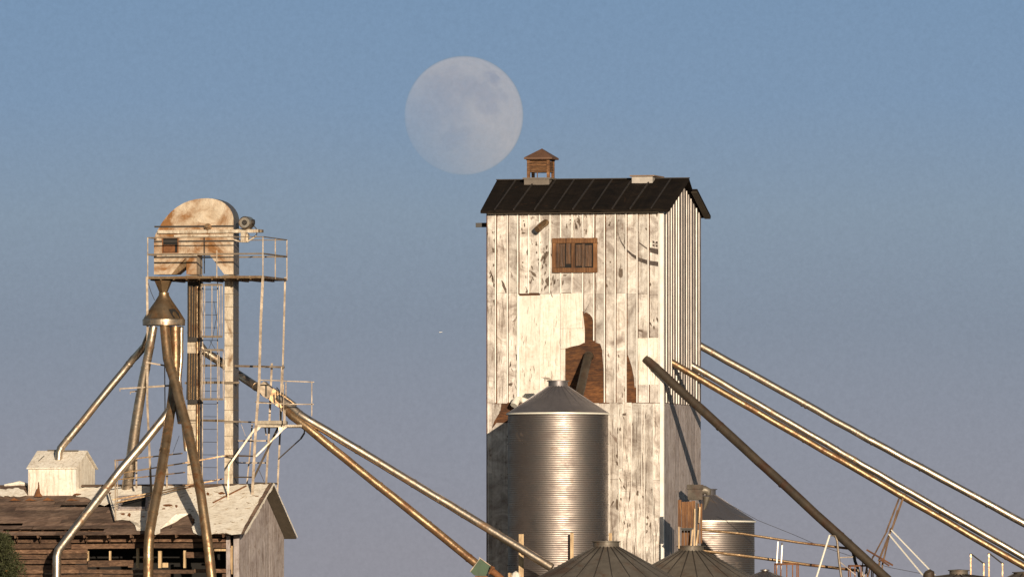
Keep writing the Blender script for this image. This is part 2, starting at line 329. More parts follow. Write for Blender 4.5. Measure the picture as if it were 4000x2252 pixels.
me = bpy.data.meshes.new('moon'); me.from_pydata([p - mc for p in g.v], [], g.f); me.update(); me.polygons.foreach_set('use_smooth', [True] * len(me.polygons)); me.materials.append(m)
mo_ = bpy.data.objects.new('moon', me); C.objects.link(mo_); mo_.location = mc; tag(mo_, 'pale full moon with faint grey seas in the blue sky', 'moon')

# distant light aircraft
AY = 22000.0; ac = P(1720, 1297, AY)
pl = thing('airplane', 'tiny bright distant airplane in the empty sky between the two towers', 'airplane', ac)
g = MB(); g.tube([ac + Vector(p) * .6 for p in ((-3.4, 0, 0), (-2.8, 0, 0.1), (-1, 0, 0.3), (1, 0, 0.3), (5, 0, 0.5))], [0.2, 0.6, 0.8, 0.5, 0.1], 12); g.build('fuselage', M['white'], pl)
g = MB(); g.hexa([ac + Vector(p) * .6 for p in ((-1.3, -3.5, .9), (0.1, -3.5, .9), (0.3, 3.5, .9), (-1.4, 3.5, .9))], [ac + Vector(p) * .6 for p in ((-1.3, -3.5, 1.1), (0.1, -3.5, 1.1), (0.3, 3.5, 1.1), (-1.4, 3.5, 1.1))]); g.build('wing', M['white'], pl)
g = MB(); g.prism([ac + Vector(p) * .6 for p in ((4, -0.05, 0.5), (5.2, -0.05, 0.5), (5.3, -0.05, 2.0), (4.7, -0.05, 2.0))], Vector((0, 0.12, 0))); g.build('tail_fin', M['white'], pl)

# ================================================================== TOWER (grain elevator)
T = Frame(2590, 0.0, 13.5); TW = 7.1; TD = 6.64
tower = thing('grain_elevator', 'tall whitewashed metal-clad grain elevator with black gabled roof', 'grain elevator', T.w(-TW / 2, TD / 2, 0))
ze = T.f(2590, 822)[1]; zr = T.f(2690, 697, TD / 2)[1]
g = MB()                                              # plank core
zw = ze - 0.02
g.prism([T.w(0, 0, 0), T.w(0, 0, zw), T.w(0, TD / 2, zr - 0.2), T.w(0, TD, zw), T.w(0, TD, 0)], -T.u * TW)
z = 4.0; rb_ = random.Random(21)
while z < zw - .22:
    h = rb_.uniform(.17, .23); dv = rb_.uniform(.010, .018); g.hexa([T.w(-TW + .02, -dv, z), T.w(-.02, -dv, z), T.w(-.02, -dv - .003, z + h - .015), T.w(-TW + .02, -dv - .003, z + h - .015)], [T.w(-TW + .02, -.001, z), T.w(-.02, -.001, z), T.w(-.02, -.001, z + h - .015), T.w(-TW + .02, -.001, z + h - .015)]); z += h
core = g.build('wall', M['wood'], tower, smooth=False)
# front cladding sheets, drawn as polygons on the wall plane
def fp(x, y, v): u, z = T.f(x, y, v); return T.w(u, v, z)
RX = [1900, 1937, 1983, 2024, 2066, 2109, 2150, 2191, 2236, 2278, 2321, 2362, 2405, 2447, 2490, 2533, 2576, 2591]
gs = MB(); gf = MB(); gr_ = MB(); gl = MB()
rnd = random.Random(3)
def fsheet(mb, poly, v=None):
    v = -0.028 - rnd.random() * 0.01 if v is None else v
    mb.prism([fp(x, y, v) for x, y in poly], T.v * 0.018)
def frib(x, y0, y1, proud=0.08, wd=0.04):
    x2 = x + rnd.uniform(-1.5, 1.5)
    u0, z0 = T.f(x, y0); u1, z1 = T.f(x2, y1)
    a, b_ = T.w(u0, -0.03, z0), T.w(u1, -0.03, z1); q = T.u * wd / 2; d = -T.v * (proud - 0.03)
    gr_.hexa([a - q, a + q, b_ + q, b_ - q], [a - q + d, a + q + d, b_ + q + d, b_ - q + d])
for k in range(len(RX) - 1):
    x0, x1 = RX[k] + (rnd.uniform(3.6, 6.0) if not 2024 < RX[k] < 2270 else 0.9), RX[k + 1] - 0.9
    y1 = 1146 + rnd.uniform(-4, 4)
    fsheet(gs, [(x0, 819), (x1, 819), (x1, y1), (x0, y1)])
    flat = 2020 <= x0 < 2275
    if flat: continue
    y2 = 1571 if x0 > 1960 else 1574
    if 2275 <= x0 < 2300:                              # narrow missing strip
        fsheet(gs, [(x0, y1 + 1), (x1, y1 + 1), (x1, 1275), (2314, 1240), (2303, 1226), (2290, 1219), (2281, 1222), (x0, 1226)]); continue
    if 2320 <= x0 < 2350:
        fsheet(gs, [(x0, y1 + 1), (x1, y1 + 1), (x1, y2), (2360, y2), (2358, 1450), (2352, 1365), (2345, 1342), (2325, 1336), (x0, 1336)]); continue
    if 2446 <= x0 < 2460:
        fsheet(gs, [(x0, y1 + 1), (x1, y1 + 1), (x1, 1512), (2479, 1512), (2476, 1470), (2468, 1432), (2455, 1392), (x0, 1384)])
        fsheet(gs, [(2488, 1512), (x1, 1512), (x1, y2), (2494 - 8, y2)]); continue
    ym = y1 + 1
    for yb in ([1318 + rnd.uniform(-3, 3)] if x0 > 2480 else []) + [y2]:
        fsheet(gs, [(x0, ym), (x1, ym), (x1, yb), (x0, yb)]); ym = yb + 1
# flat patches
fsheet(gf, [(2026, 1155), (2110, 1153), (2111, 1571), (2026, 1571)]); fsheet(gf, [(2112, 1148), (2188, 1146), (2189, 1571), (2112, 1571)])
fsheet(gf, [(2190, 1145), (2277, 1144), (2276, 1281), (2190, 1282)]); fsheet(gf, [(2190, 1283), (2277, 1282), (2280, 1338), (2262, 1347), (2236, 1352), (2209, 1360), (2190, 1362)])
fsheet(gf, [(2190, 1363), (2208, 1361), (2207, 1571), (2190, 1571)])
fsheet(gf, [(2278, 1228), (2284, 1290), (2284, 1338), (2278, 1338)])
fsheet(gf, [(2492, 1320), (2574, 1318), (2573, 1340), (2575, 1500), (2494, 1502)], -0.045)
# lower cladding: flat boards
LX = [1903, 1922, 2060, 2100, 2140, 2180, 2220, 2260, 2300, 2340, 2380, 2418, 2431, 2468, 2508, 2519, 2552, 2591]
for k in range(len(LX) - 1):
    x0, x1 = LX[k] + 0.5, LX[k + 1] - 0.5; yb = 2400
    if k == 1:
        fsheet(gl, [(1922.5, 1576), (1958, 1576), (1955, 1600), (1945, 1620), (1930, 1645), (1922.5, 1668)]); fsheet(gl, [(1922.5, 1672), (1940, 1650), (2059, 1652), (2059, 2450), (1922.5, 2450)]); continue
    yt = 1573 + rnd.uniform(-2, 2); yj = 1915 + rnd.uniform(-90, 60)
    fsheet(gl, [(x0, yt), (x1, yt), (x1, yj), (x0, yj)]); fsheet(gl, [(x0, yj + 1), (x1, yj + 1), (x1, 2900), (x0, 2900)])
for k, x in enumerate(RX[1:-1]):
    if x in (2026,): pass
    y1 = 1146
    if x in (2191, 2236): frib(x, 826, 928); frib(x, 1065, y1)
    elif 2024 < x < 2278: frib(x, 826, y1)
    elif x == 2278: frib(x, 826, 928); frib(x, 1065, 1216)
    elif x in (2321,): frib(x, 826, 928); frib(x, 1065, 1330)
    elif x in (2236,): pass
    elif x == 2447: frib(x, 826, 1571)
    else: frib(x, 826, 1571)
frib(2111, 1150, 1571, 0.045, 0.02); frib(2189, 1150, 1571, 0.045, 0.02); frib(2027, 1150, 1571, 0.06)
for x in (2380, 2418, 2431, 2468, 2508, 2519, 2552, 1908): frib(x, 1578, 2800, 0.05, 0.02)
clad = gs; n_ = len(gs.v); gs.f += [[i + n_ for i in f] for f in gl.f]; gs.v += gl.v; clad.add(gf, M['flat']); clad.add(gr_, M['rib'])
g = MB()                                              # corner trim
zt0, zt1 = 0.0, ze - 0.05
g.fbox(T, -0.11, 0.035, -0.06, -0.04, zt0, zt1); g.fbox(T, 0.02, 0.035, -0.04, 0.09, zt0, zt1); g.build('corner_trim', M['rib'], tower, smooth=False)
# side cladding, raking light put into darker sheets and paler ribs
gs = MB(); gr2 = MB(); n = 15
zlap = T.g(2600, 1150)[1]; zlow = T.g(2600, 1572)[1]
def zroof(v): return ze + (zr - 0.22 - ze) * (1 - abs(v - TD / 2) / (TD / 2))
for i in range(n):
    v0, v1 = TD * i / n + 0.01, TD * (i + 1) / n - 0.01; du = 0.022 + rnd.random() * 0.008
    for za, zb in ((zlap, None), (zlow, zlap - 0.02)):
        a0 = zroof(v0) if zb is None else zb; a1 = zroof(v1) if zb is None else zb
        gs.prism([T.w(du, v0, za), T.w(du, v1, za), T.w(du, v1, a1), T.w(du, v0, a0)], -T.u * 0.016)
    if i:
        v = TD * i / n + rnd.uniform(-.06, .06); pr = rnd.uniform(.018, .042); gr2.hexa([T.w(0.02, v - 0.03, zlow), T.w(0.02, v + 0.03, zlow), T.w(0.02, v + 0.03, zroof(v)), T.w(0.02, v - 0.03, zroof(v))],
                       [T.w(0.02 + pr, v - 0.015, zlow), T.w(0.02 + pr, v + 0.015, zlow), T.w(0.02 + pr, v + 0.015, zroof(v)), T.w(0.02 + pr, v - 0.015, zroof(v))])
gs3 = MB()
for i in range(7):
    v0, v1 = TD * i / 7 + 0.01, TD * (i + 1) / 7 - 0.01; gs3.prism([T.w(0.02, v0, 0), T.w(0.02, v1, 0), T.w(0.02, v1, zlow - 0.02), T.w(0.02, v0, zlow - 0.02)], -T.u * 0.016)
gs.add(gr2, M['siderib']); gs.add(gs3, M['gable']); gs.build('side_cladding', M['shadedsheet'], tower, smooth=False)
# roof
zef = T.f(2607, 816, -0.35)[1]; th = 0.10; nseg = 60
def rtop(v): return zef + (zr - zef) * (v + 0.35) / (TD / 2 + 0.35)
g = MB(); UL, UR = -TW - 0.38, 0.30
for i in range(nseg):                                  # slightly wavy eave edge
    ua, ub = UL + (UR - UL) * i / nseg, UL + (UR - UL) * (i + 1) / nseg
    wa, wb = 0.03 * math.sin(ua * 3.1) + 0.015 * math.sin(ua * 7.7), 0.03 * math.sin(ub * 3.1) + 0.015 * math.sin(ub * 7.7)
    sk = .22 * (1 - (ua - UL) / (UR - UL)); sk2 = .22 * (1 - (ub - UL) / (UR - UL))
    q = [T.w(ua + sk, -0.35 + wa, zef - wa * 0.6), T.w(ub + sk2, -0.35 + wb, zef - wb * 0.6), T.w(ub, TD / 2, zr), T.w(ua, TD / 2, zr)]
    g.hexa(q, [p - Vector((0, 0, th)) for p in q])
q = [T.w(UL, TD / 2, zr), T.w(0.30, TD / 2, zr), T.w(0.16, TD / 2 + 1.2, zr - 0.37), T.w(UL, TD / 2 + 1.2, zr - 0.37)]
g.hexa(q, [p - Vector((0, 0, th)) for p in q])
vb = TD + 0.30
q = [T.w(UL, TD / 2 + 1.2, zr - 0.37), T.w(0.36, TD / 2 + 1.2, zr - 0.37), T.w(0.36, vb, zef), T.w(UL, vb, zef)]
g.hexa(q, [p - Vector((0, 0, th)) for p in q])
roof = g.build('roof', M['tar'], tower, smooth=False)
g = MB()
for i in range(1, 10):
    u = UL + 0.05 + (UR - UL) * i / 10 + rnd.uniform(-.05, .05); a, b_ = T.w(u + rnd.uniform(-.04, .04), -0.33, rtop(-0.33) + 0.02), T.w(u, TD / 2 - 0.05, rtop(TD / 2 - 0.05) + 0.02)
    g.beam(a, b_, 0.05, 0.05)
g.beam(T.w(UL, TD / 2, zr + 0.02), T.w(0.3, TD / 2, zr + 0.02), 0.25, 0.04)
sub(g, 'roof_seams', M['tarseam'], roof, False)
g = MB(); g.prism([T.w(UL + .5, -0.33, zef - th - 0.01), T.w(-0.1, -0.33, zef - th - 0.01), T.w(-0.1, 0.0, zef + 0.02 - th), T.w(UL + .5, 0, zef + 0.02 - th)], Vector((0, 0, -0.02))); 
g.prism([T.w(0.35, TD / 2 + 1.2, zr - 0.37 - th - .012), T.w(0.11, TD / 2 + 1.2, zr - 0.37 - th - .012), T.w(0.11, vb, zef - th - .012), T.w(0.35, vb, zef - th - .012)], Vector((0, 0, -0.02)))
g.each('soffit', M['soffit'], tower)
# faded emblem: arc band and small block on the upper right of the front
def fpoly(mb, pts, v, th_=0.004): mb.prism([fp(x, y, v) for x, y in pts], T.v * th_)
g = MB(); arc = [(2412, 905, 3), (2425, 945, 7), (2445, 978, 9), (2470, 1002, 12), (2500, 1022, 15), (2535, 1034, 17), (2572, 1040, 18)]
for (xa, ya, wa), (xb, yb, wb) in zip(arc, arc[1:]): fpoly(g, [(xa, ya), (xb - .3, yb), (xb - .3, yb - wb), (xa, ya - wa)], -0.044)
for q in ([(2538, 966), (2571, 972), (2571, 994), (2540, 985)], [(2549, 940), (2557, 941), (2557, 950), (2549, 949)], [(2561, 942), (2569, 943), (2569, 952), (2561, 951)], [(2549, 953), (2557, 954), (2557, 962), (2549, 961)], [(2561, 955), (2569, 956), (2569, 964), (2561, 963)], [(2497, 945), (2530, 970), (2530, 975), (2497, 951)]): fpoly(g, q, -0.044)
clad.add(g, M['faded'])
def flake(mb, cx, cy, rx, ry, rot=0.0, v=-0.045):
    n_ = 11; pts_ = []
    for i in range(n_):
        a = 2 * math.pi * i / n_; r_ = rnd.uniform(0.45, 1.0); dx, dy = rx * r_ * math.cos(a), ry * r_ * math.sin(a)
        pts_.append((cx + dx * math.cos(rot) - dy * math.sin(rot), cy + dx * math.sin(rot) + dy * math.cos(rot)))
    fpoly(mb, pts_, v)
g = MB()
for f_ in [(1928, 976, 8, 12), (2059, 985, 5, 16), (2096, 955, 6, 8), (2130, 1000, 10, 28, .5), (2085, 1070, 24, 7, .8), (2142, 1095, 12, 24, .2), (2424, 1062, 11, 27), (2262, 868, 10, 22, -.3), (2250, 880, 5, 26, -.3), (1925, 1090, 6, 22), (1970, 1120, 7, 34, -.4), (1932, 1180, 7, 14),
           (2118, 1010, 6, 18, .4), (2205, 1075, 10, 5), (2500, 1290, 16, 5, .3), (2405, 1372, 5, 14), (2020, 1395, 6, 20, -.2), (1993, 1500, 16, 9), (2436, 1617, 14, 6), (2415, 1680, 6, 17), (2412, 1970, 9, 34), (2540, 2050, 5, 14), (2530, 2020, 6, 10), (2490, 1925, 6, 16), (2417, 1390, 4, 10), (2370, 1115, 5, 10), (2290, 905, 4, 12), (2540, 1110, 5, 9), (2045, 910, 10, 5), (2380, 880, 8, 5)]:
    flake(g, *f_)
for cx_, cy_, sx_, sy_, n__ in ((2125, 1000, 22, 60, 16), (2150, 1100, 40, 35, 14), (1930, 1060, 20, 90, 10), (2070, 1090, 30, 40, 8), (1990, 1460, 18, 60, 7), (2470, 2000, 70, 120, 12), (2250, 880, 30, 30, 6), (2550, 1270, 30, 40, 6), (2420, 1700, 30, 200, 10)):
    for i in range(n__): flake(g, rnd.gauss(cx_, sx_ * .6), min(2150, max(835, rnd.gauss(cy_, sy_ * .6))), rnd.uniform(1.5, 5), rnd.uniform(4, 16), rnd.uniform(-.5, .5))
for i in range(46): flake(g, rnd.uniform(1905, 2580), rnd.choice([rnd.uniform(838, 900), rnd.uniform(838, 1130), rnd.uniform(1600, 2100)]), rnd.uniform(1.5, 5), rnd.uniform(3, 11), rnd.uniform(-.4, .4))
clad.add(g, M['mark'])
g = MB()                                              # fine splits and scratches running down the sheets
for i in range(230):
    if i < 120: x, y, l = rnd.uniform(2385, 2585), rnd.uniform(1580, 2180), rnd.uniform(20, 130)
    elif i < 170: x, y, l = rnd.choice([rnd.uniform(1905, 2020), rnd.uniform(2300, 2575)]), rnd.uniform(1150, 1520), rnd.uniform(15, 80)
    elif i < 205: x, y, l = rnd.uniform(1905, 2575), rnd.uniform(850, 1100), rnd.uniform(10, 60)
    else: x, y, l = rnd.uniform(2030, 2270), rnd.uniform(1160, 1500), rnd.uniform(8, 40)
    if 2145 < x < 2345 and y + l > 920 and y < 1070: continue
    if 2200 < x < 2365 and y + l > 1215 and y < 1575: continue
    if 2440 < x < 2505 and y + l > 1375 and y < 1575: continue
    wd_ = rnd.uniform(.7, 1.7); x2 = x + rnd.uniform(-4, 4); xm = (x + x2) / 2 + rnd.uniform(-2.5, 2.5)
    fpoly(g, [(x - .3, y), (x + .3, y), (xm + wd_, y + l * .5), (x2 + .3, y + l), (x2 - .3, y + l), (xm - wd_ * .3, y + l * .5)], -0.046 - .0003 * (i % 5), .003)
clad.add(g, M['mark'])
g = MB()                                              # scalloped shadow under the eave, painted on as darker tabs
for i in range(60):
    x = 1905 + 11.3 * i; h = rnd.uniform(5, 24); fpoly(g, [(x, 826), (x + 13, 826), (x + 9, 826 + h * .7), (x + 6, 826 + h), (x + 2, 826 + h * .6)], -0.041 - .001 * (i % 3), 0.002)
clad.add(g, plain('eave_shadow', (0.40, 0.33, 0.28), 0.9)); clad.build('front_cladding', M['sheet'], tower, smooth=False)
# window
win = None
def fb(mb, x0, y0, x1, y1, v0, v1):
    u0, za = T.f(x0, y0, v0); u1, zb = T.f(x1, y1, v0); mb.fbox(T, u0, u1, v0, v1, zb, za)
g = MB(); fb(g, 2157, 930, 2332, 948, -0.14, -0.03); fb(g, 2157, 1046, 2332, 1063, -0.15, -0.03); fb(g, 2157, 949, 2172, 1045, -0.12, -0.03); fb(g, 2317, 949, 2332, 1045, -0.12, -0.03); fb(g, 2232, 949, 2246, 1045, -0.11, -0.03)
win = g.build('window', M['woodv'], tower, smooth=False)
g = MB(); fb(g, 2173, 949, 2231, 1045, -0.052, -0.042); fb(g, 2247, 949, 2316, 1045, -0.052, -0.042); sub(g, 'opening', M['black'], win, False)
g = MB()
for x0, x1, ya, yb in ((2174, 2186, 950, 1044), (2188, 2206, 952, 1042), (2211, 2229, 950, 1030), (2250, 2272, 955, 1038), (2274, 2284, 952, 1044), (2287, 2311, 957, 1040), (2190, 2204, 1020, 1040)): fb(g, x0, ya, x1, yb, -0.075 - rnd.random() * .01, -0.055)
g.each('shutter_board', wood('dark_shutter', (0.22, 0.10, 0.035), (0.11, 0.048, 0.016), 'z', .5), None, win)
# cupola
cup = None; u0, zb0 = T.f(2058, 695, TD / 2 - .45); u1, _ = T.f(2146, 695, TD / 2 - .45); va, vbk = TD / 2 - .45, TD / 2 + .45
def zc(y): return T.f(2100, y, va)[1]
g = MB(); g.fbox(T, u0 - .08, u1 + .02, va - .13, vbk, zc(733), zc(700)); g.fbox(T, u0 - .13, u1 + .08, va - .17, vbk + .05, zc(700), zc(694)); base = g.build('cupola', plain('cupola_base', (0.17, 0.14, 0.115), .8), tower, smooth=False)
g = MB()
for a, b_ in ((u0, u0 + .11), (u1 - .11, u1)):
    g.fbox(T, a, b_, va, va + .11, zc(694), zc(626)); g.fbox(T, a, b_, vbk - .11, vbk, zc(694), zc(626))
nl = 7
for i in range(nl):
    z = zc(672) + (zc(628) - zc(672)) * i / nl; g.fbox(T, u0 + .11, u1 - .11, va + .02, va + .05, z, z + .052); g.fbox(T, u0 + .11, u1 - .11, vbk - .05, vbk - .02, z, z + .05)
    g.fbox(T, u1 - .05, u1 - .02, va + .11, vbk - .11, z, z + .05); g.fbox(T, u0 + .02, u0 + .05, va + .11, vbk - .11, z, z + .05)
g.fbox(T, u0 - .02, u1 + .02, va - .02, vbk + .02, zc(626), zc(615))
g.fbox(T, u0 + .4, u0 + .43, va + .03, va + .06, zc(694), zc(672))
sub(g, 'louvred_box', wood('cupola_wood', (0.34, 0.17, 0.07), (0.19, 0.085, 0.03), 'x'), base, False)
g = MB(); cx = (u0 + u1) / 2; cv = (va + vbk) / 2; o_ = .16
e4 = [T.w(u0 - o_ + .08, va - o_, zc(615)), T.w(u1 + o_ - .02, va - o_, zc(615)), T.w(u1 + o_ - .02, vbk + o_ - .05, zc(615)), T.w(u0 - o_ + .08, vbk + o_ - .05, zc(615))]
ap = T.w(cx + .05, cv, zc(580) + .02); nn = len(g.v); g.v += e4 + [p - Vector((0, 0, .07)) for p in e4] + [ap]
for i in range(4):
    j = (i + 1) % 4; g.f += [[nn + i, nn + j, nn + 8], [nn + i, nn + 4 + i, nn + 4 + j, nn + j]]
g.f.append([nn + 7, nn + 6, nn + 5, nn + 4]); sub(g, 'cupola_roof', plain('cupola_tin', (0.14, 0.07, 0.04), .7), base, False)
g = MB(); ua, _ = T.f(2468, 700, TD / 2 - .5); ub, _ = T.f(2549, 700, TD / 2 - .5); zz0, zz1 = T.f(2500, 722, TD / 2 - .5)[1], T.f(2500, 689, TD / 2 - .5)[1]
g.fbox(T, ua, ub, TD / 2 - .5, TD / 2 + 1.1, zz0, zz1); vbx = g.build('roof_vent', plain('vent_zinc', (0.50, 0.45, 0.40), .6, .2), tower, smooth=False)
g = MB(); g.fbox(T, ua - .07, ub + .09, TD / 2 - .58, TD / 2 + 1.2, zz1, zz1 + .05); sub(g, 'vent_lid', plain('vent_lid_wood', (0.25, 0.16, 0.1), .7), vbx, False)
# small things on the front wall
g = MB(); a = fp(2133, 868, -0.03); g.tube([a, a - T.v * .22 + Vector((-.07, 0, -.08)), a - T.v * .48 + Vector((-.24, 0, -.30))], .135, 8); g.build('vent_spout', M['bronze'], tower)
g = MB(); p = P(1905, 878, 2.6); g.beam(p + Vector((.3, 0, 0)), P(1858, 879, 2.6), .17, .17); g.build('roof_beam', M['blackiron'], tower, smooth=False)
a = fp(2028, 1562, -.02); g = MB(); g.tube([a, a - T.v * .45, a - T.v * .6 + Vector((-.06, 0, -.22))], .15, 12); g.build('side_vent', M['white'], tower)

# ================================================================== BINS
def bin_(px, Y, r, y_eave, y_capbase, rcap, y_captop, label, mat='bin', roofmat='binroof', rings=True, ribs=0, zbot=0.0, group='grain bins', lip=True, ybr=None):
    c = P(px, y_eave, Y); ze_ = P(px, y_eave, Y - r * 0)[2]; zc0 = P(px, y_capbase, Y)[2]; zc1 = P(px, y_captop, Y)[2]
    o = thing('grain_bin', label, 'grain bin', Vector((c.x, c.y, 0)), group)
    prof = [(r, 0.0)]
    if rings:
        z = 0.05
        while z < ze_ - .05: prof += [(r, z), (r + .001, z + .035), (r, z + .066), (r - .006, z + .074)]; z += .084
    prof.append((r, ze_)); gw = MB(); gw.lathe((c.x, c.y), prof, 96, False)
    if rings:
        g = MB()
        for k in range(1, int(ze_ / 1.18) + 1):
            z = ze_ - 1.18 * k
            for j in range(48):
                a = 2 * math.pi * j / 48; q = Vector((c.x + (r + .016) * math.cos(a), c.y + (r + .016) * math.sin(a), z)); g.hexa([q + Vector((-.012, -.012, -.012)), q + Vector((.012, -.012, -.012)), q + Vector((.012, .012, -.012)), q + Vector((-.012, .012, -.012))], [q + Vector((-.012, -.012, .012)), q + Vector((.012, -.012, .012)), q + Vector((.012, .012, .012)), q + Vector((-.012, .012, .012))])
        gw.add(g, M['blackiron'])
    gw.build('wall', M[mat], o)
    g = MB(); g.lathe((c.x, c.y), [(r + .04, ze_ - .03), (r + .05, ze_ + .012), (rcap, zc0)], 96, False); grf = g
    if ribs:
        g = MB()
        for j in range(ribs):
            a = 2 * math.pi * (j + .3) / ribs; d = Vector((math.cos(a), math.sin(a), 0)); g.beam(Vector((c.x, c.y, zc0)) + d * rcap, Vector((c.x, c.y, ze_ + .01)) + d * r, .035, .05 if rings else .055)
        grf.add(g, M[roofmat] if rings else M['blackiron'])  # old roofs: rib shadows put into a near-black rib colour
    rf = grf.build('roof', M[roofmat], o)
    if lip:
        g = MB(); g.lathe((c.x, c.y), [(r + .055, ze_ - .05), (r + .065, ze_ - .05), (r + .065, ze_ + .01), (r + .055, ze_ + .01)], 96, False); sub(g, 'eave_lip', M['white'], rf)
    g = MB(); g.lathe((c.x, c.y), [(rcap, zc0 - .03), (rcap, zc1 - .04), (rcap + .06, zc1 - .03), (rcap + .06, zc1), (.01, zc1 + .03)], 40, False); g.build('cap', M[roofmat], o)
    return o, c
b1, c1 = bin_(2180, -2.2, 1.95, 1614, 1508, .38, 1486, 'tall corrugated steel bin standing against the front of the white tower', ribs=24)
g = MB(); a = P(2150, 1486, -2.2); g.hexa([a, P(2160, 1487, -2.2), P(2160, 1487, -1.6), P(2150, 1487, -1.6)], [P(2112, 1472, -2.2), P(2145, 1473, -2.2), P(2145, 1473, -1.6), P(2112, 1472, -1.6)]); g.build('hatch_lid', M['oldroof'], b1, smooth=False)
b2, c2 = bin_(2755, 12, 1.97, 2034, 1932, .42, 1908, 'smaller corrugated steel bin seen behind the right edge of the white tower', ribs=20)
b3, c3 = bin_(2368, -7.0, 2.7, 2258, 2135, .5, 2112, 'dark ribbed cone roof of a bin below the tall corrugated bin', mat='oldroof', roofmat='oldroof', rings=False, ribs=24, lip=False)
b4, c4 = bin_(2700, -2.85, 2.65, 2266, 2150, .5, 2130, 'dark ribbed cone roof of a bin in front of the wooden hutch', mat='oldroof', roofmat='oldroof', rings=False, ribs=24, lip=False)
b5, c5 = bin_(2988, -6, 1.9, 2300, 2228, .12, 2223, 'small low bin top at the foot of the corrugated bin behind the tower', mat='oldroof', roofmat='bin', rings=False, ribs=0, lip=False)
b6, c6 = bin_(3745, -6, 4.0, 2290, 2243, .36, 2224, 'flat rusty bin top with a short collar at the bottom right', mat='oldroof', roofmat='oldroof', rings=False, ribs=20, lip=False)
b7, c7 = bin_(4010, -3, 1.9, 2310, 2240, .5, 2232, 'rusty bin top cut off by the right edge of the picture', mat='oldroof', roofmat='oldroof', rings=False, ribs=12, lip=False)
g = MB(); p = P(3628, 2245, -6.5); g.tube([p + Vector((0, 0, -.3)), p + Vector((0, 0, .1)), p + Vector((-.05, 0, .2))], [.24, .22, .1], 16); g.build('roof_hood', M['darkspout'], b6)

# ================================================================== SPOUTS
def spout(label, pts, r, mat, bands=(), group='grain spouts', band_mat=None, n=20):
    W_ = [p if isinstance(p, Vector) else P(*p) for p in pts]
    o = thing('grain_spout', label, 'grain spout', W_[0], group)
    L = [0]
    for a, b_ in zip(W_, W_[1:]): L.append(L[-1] + (b_ - a).length)
    tot = L[-1]
    def rad(s):
        if not isinstance(r, list): return r
        for i in range(len(W_) - 1):
            if s <= L[i + 1]: return r[i] + (r[i + 1] - r[i]) * (s - L[i]) / (L[i + 1] - L[i])
        return r[-1]
    def at(s):
        for i in range(len(W_) - 1):
            if s <= L[i + 1]: return W_[i].lerp(W_[i + 1], (s - L[i]) / (L[i + 1] - L[i])), (W_[i + 1] - W_[i]).normalized()
        return W_[-1], (W_[-1] - W_[-2]).normalized()
    rr = random.Random(label)                            # gentle dents and sag along the length
    pts2 = []; rs2 = []; s = 0; marks = sorted(set([x for x in L] + [k * 0.8 for k in range(int(tot / .8) + 1)]))
    last = -1
    for s in marks:
        if s - last < .12 and s not in L: continue
        p, d = at(s); e = rr.uniform(-.012, .012) if s not in (0, tot) else 0; pts2.append(p + Vector((0, 0, e))); rs2.append(rad(s) * (1 + rr.uniform(-.03, .015))); last = s
    g = MB(); g.tube(pts2, rs2, n); g.build('pipe', M[mat], o)
    for f_ in bands:
        p, d = at(f_ * tot); g = MB(); g.tube([p - d * .035, p + d * .035], rad(f_ * tot) + .013, n); g.build('joint_band', M[band_mat or mat], o)
    return o
a = fp(2522, 1400, 0.03)
spout('thick dark brown spout slanting from the white tower front to the lower right', [a, P(3000, 1835, -2.4), P(3500, 2292, -4.9)], .18, 'darkspout', (.04, .3, .55, .78))
v, z = T.g(2622, 1412); a = T.w(-.2, v, z + .1)
spout('lower of the two touching spouts running right from the tower side', [a, P(3256, 1780, .9), P(4150, 2297, .5)], .135, 'bronze', (.05, .35, .6, .86, .92))
v, z = T.g(2702, 1425); a = T.w(-.2, v, z + .1)
spout('upper of the two touching spouts running right from the tower side', [a, P(3338, 1796, 4.2), P(4150, 2262, 3.6)], .135, 'steel', (.05, .4, .68, .93))
v, z = T.g(2738, 1350); a = T.w(-.3, v, z + .15)
spout('topmost bright spout leaving the back corner of the tower to the right', [a, P(3400, 1718, 5.5), P(4150, 2122, 5)], .15, 'steel', (.16, .3, .31, .49, .62, .8))
a = fp(2307, 1392, 0.1)
spout('short dark spout from the bare wood hole down to the tall bin roof', [a, a - T.v * .35 + Vector((-.02, 0, .02)), P(2262, 1545, -1.9)], .17, 'darkspout', (.1,), n=20)

# ================================================================== LEG (bucket elevator) and platform
YO = -4.0
Lf = Frame(1027, -1.2, 13.5)
leg = thing('bucket_elevator', 'rusty white bucket elevator with domed head above the old shed', 'bucket elevator', Lf.w(-2.0, 1.7, 0))
VF = 1.3; VD = .88
def lp(x, y, v=VF): u, z = Lf.f(x, y, v); return Lf.w(u, v, z)
def lbox(mb, x0, y0, x1, y1, v0, v1, F=Lf):
    u0, za = F.f(x0, y0, v0); u1, zb = F.f(x1, y1, v0); mb.fbox(F, u0, u1, v0, v1, zb, za)
outl = [(601.5, 1071), (601.5, 937), (607, 916), (616, 898), (633, 868), (650, 846), (668, 827), (690, 809), (717, 793), (740, 784), (764, 778), (787, 775), (810, 774), (830, 776), (848, 780), (866, 787), (878, 795), (889, 805), (898, 816), (905, 828), (909, 839), (911.5, 852), (911.5, 1071), (876, 1071), (820, 996), (768, 996), (768, 1071), (728, 1071), (728, 1010), (722, 1010), (669, 1071)]
g = MB(); g.prism([lp(x, y) for x, y in outl], Lf.v * VD); g5 = MB()
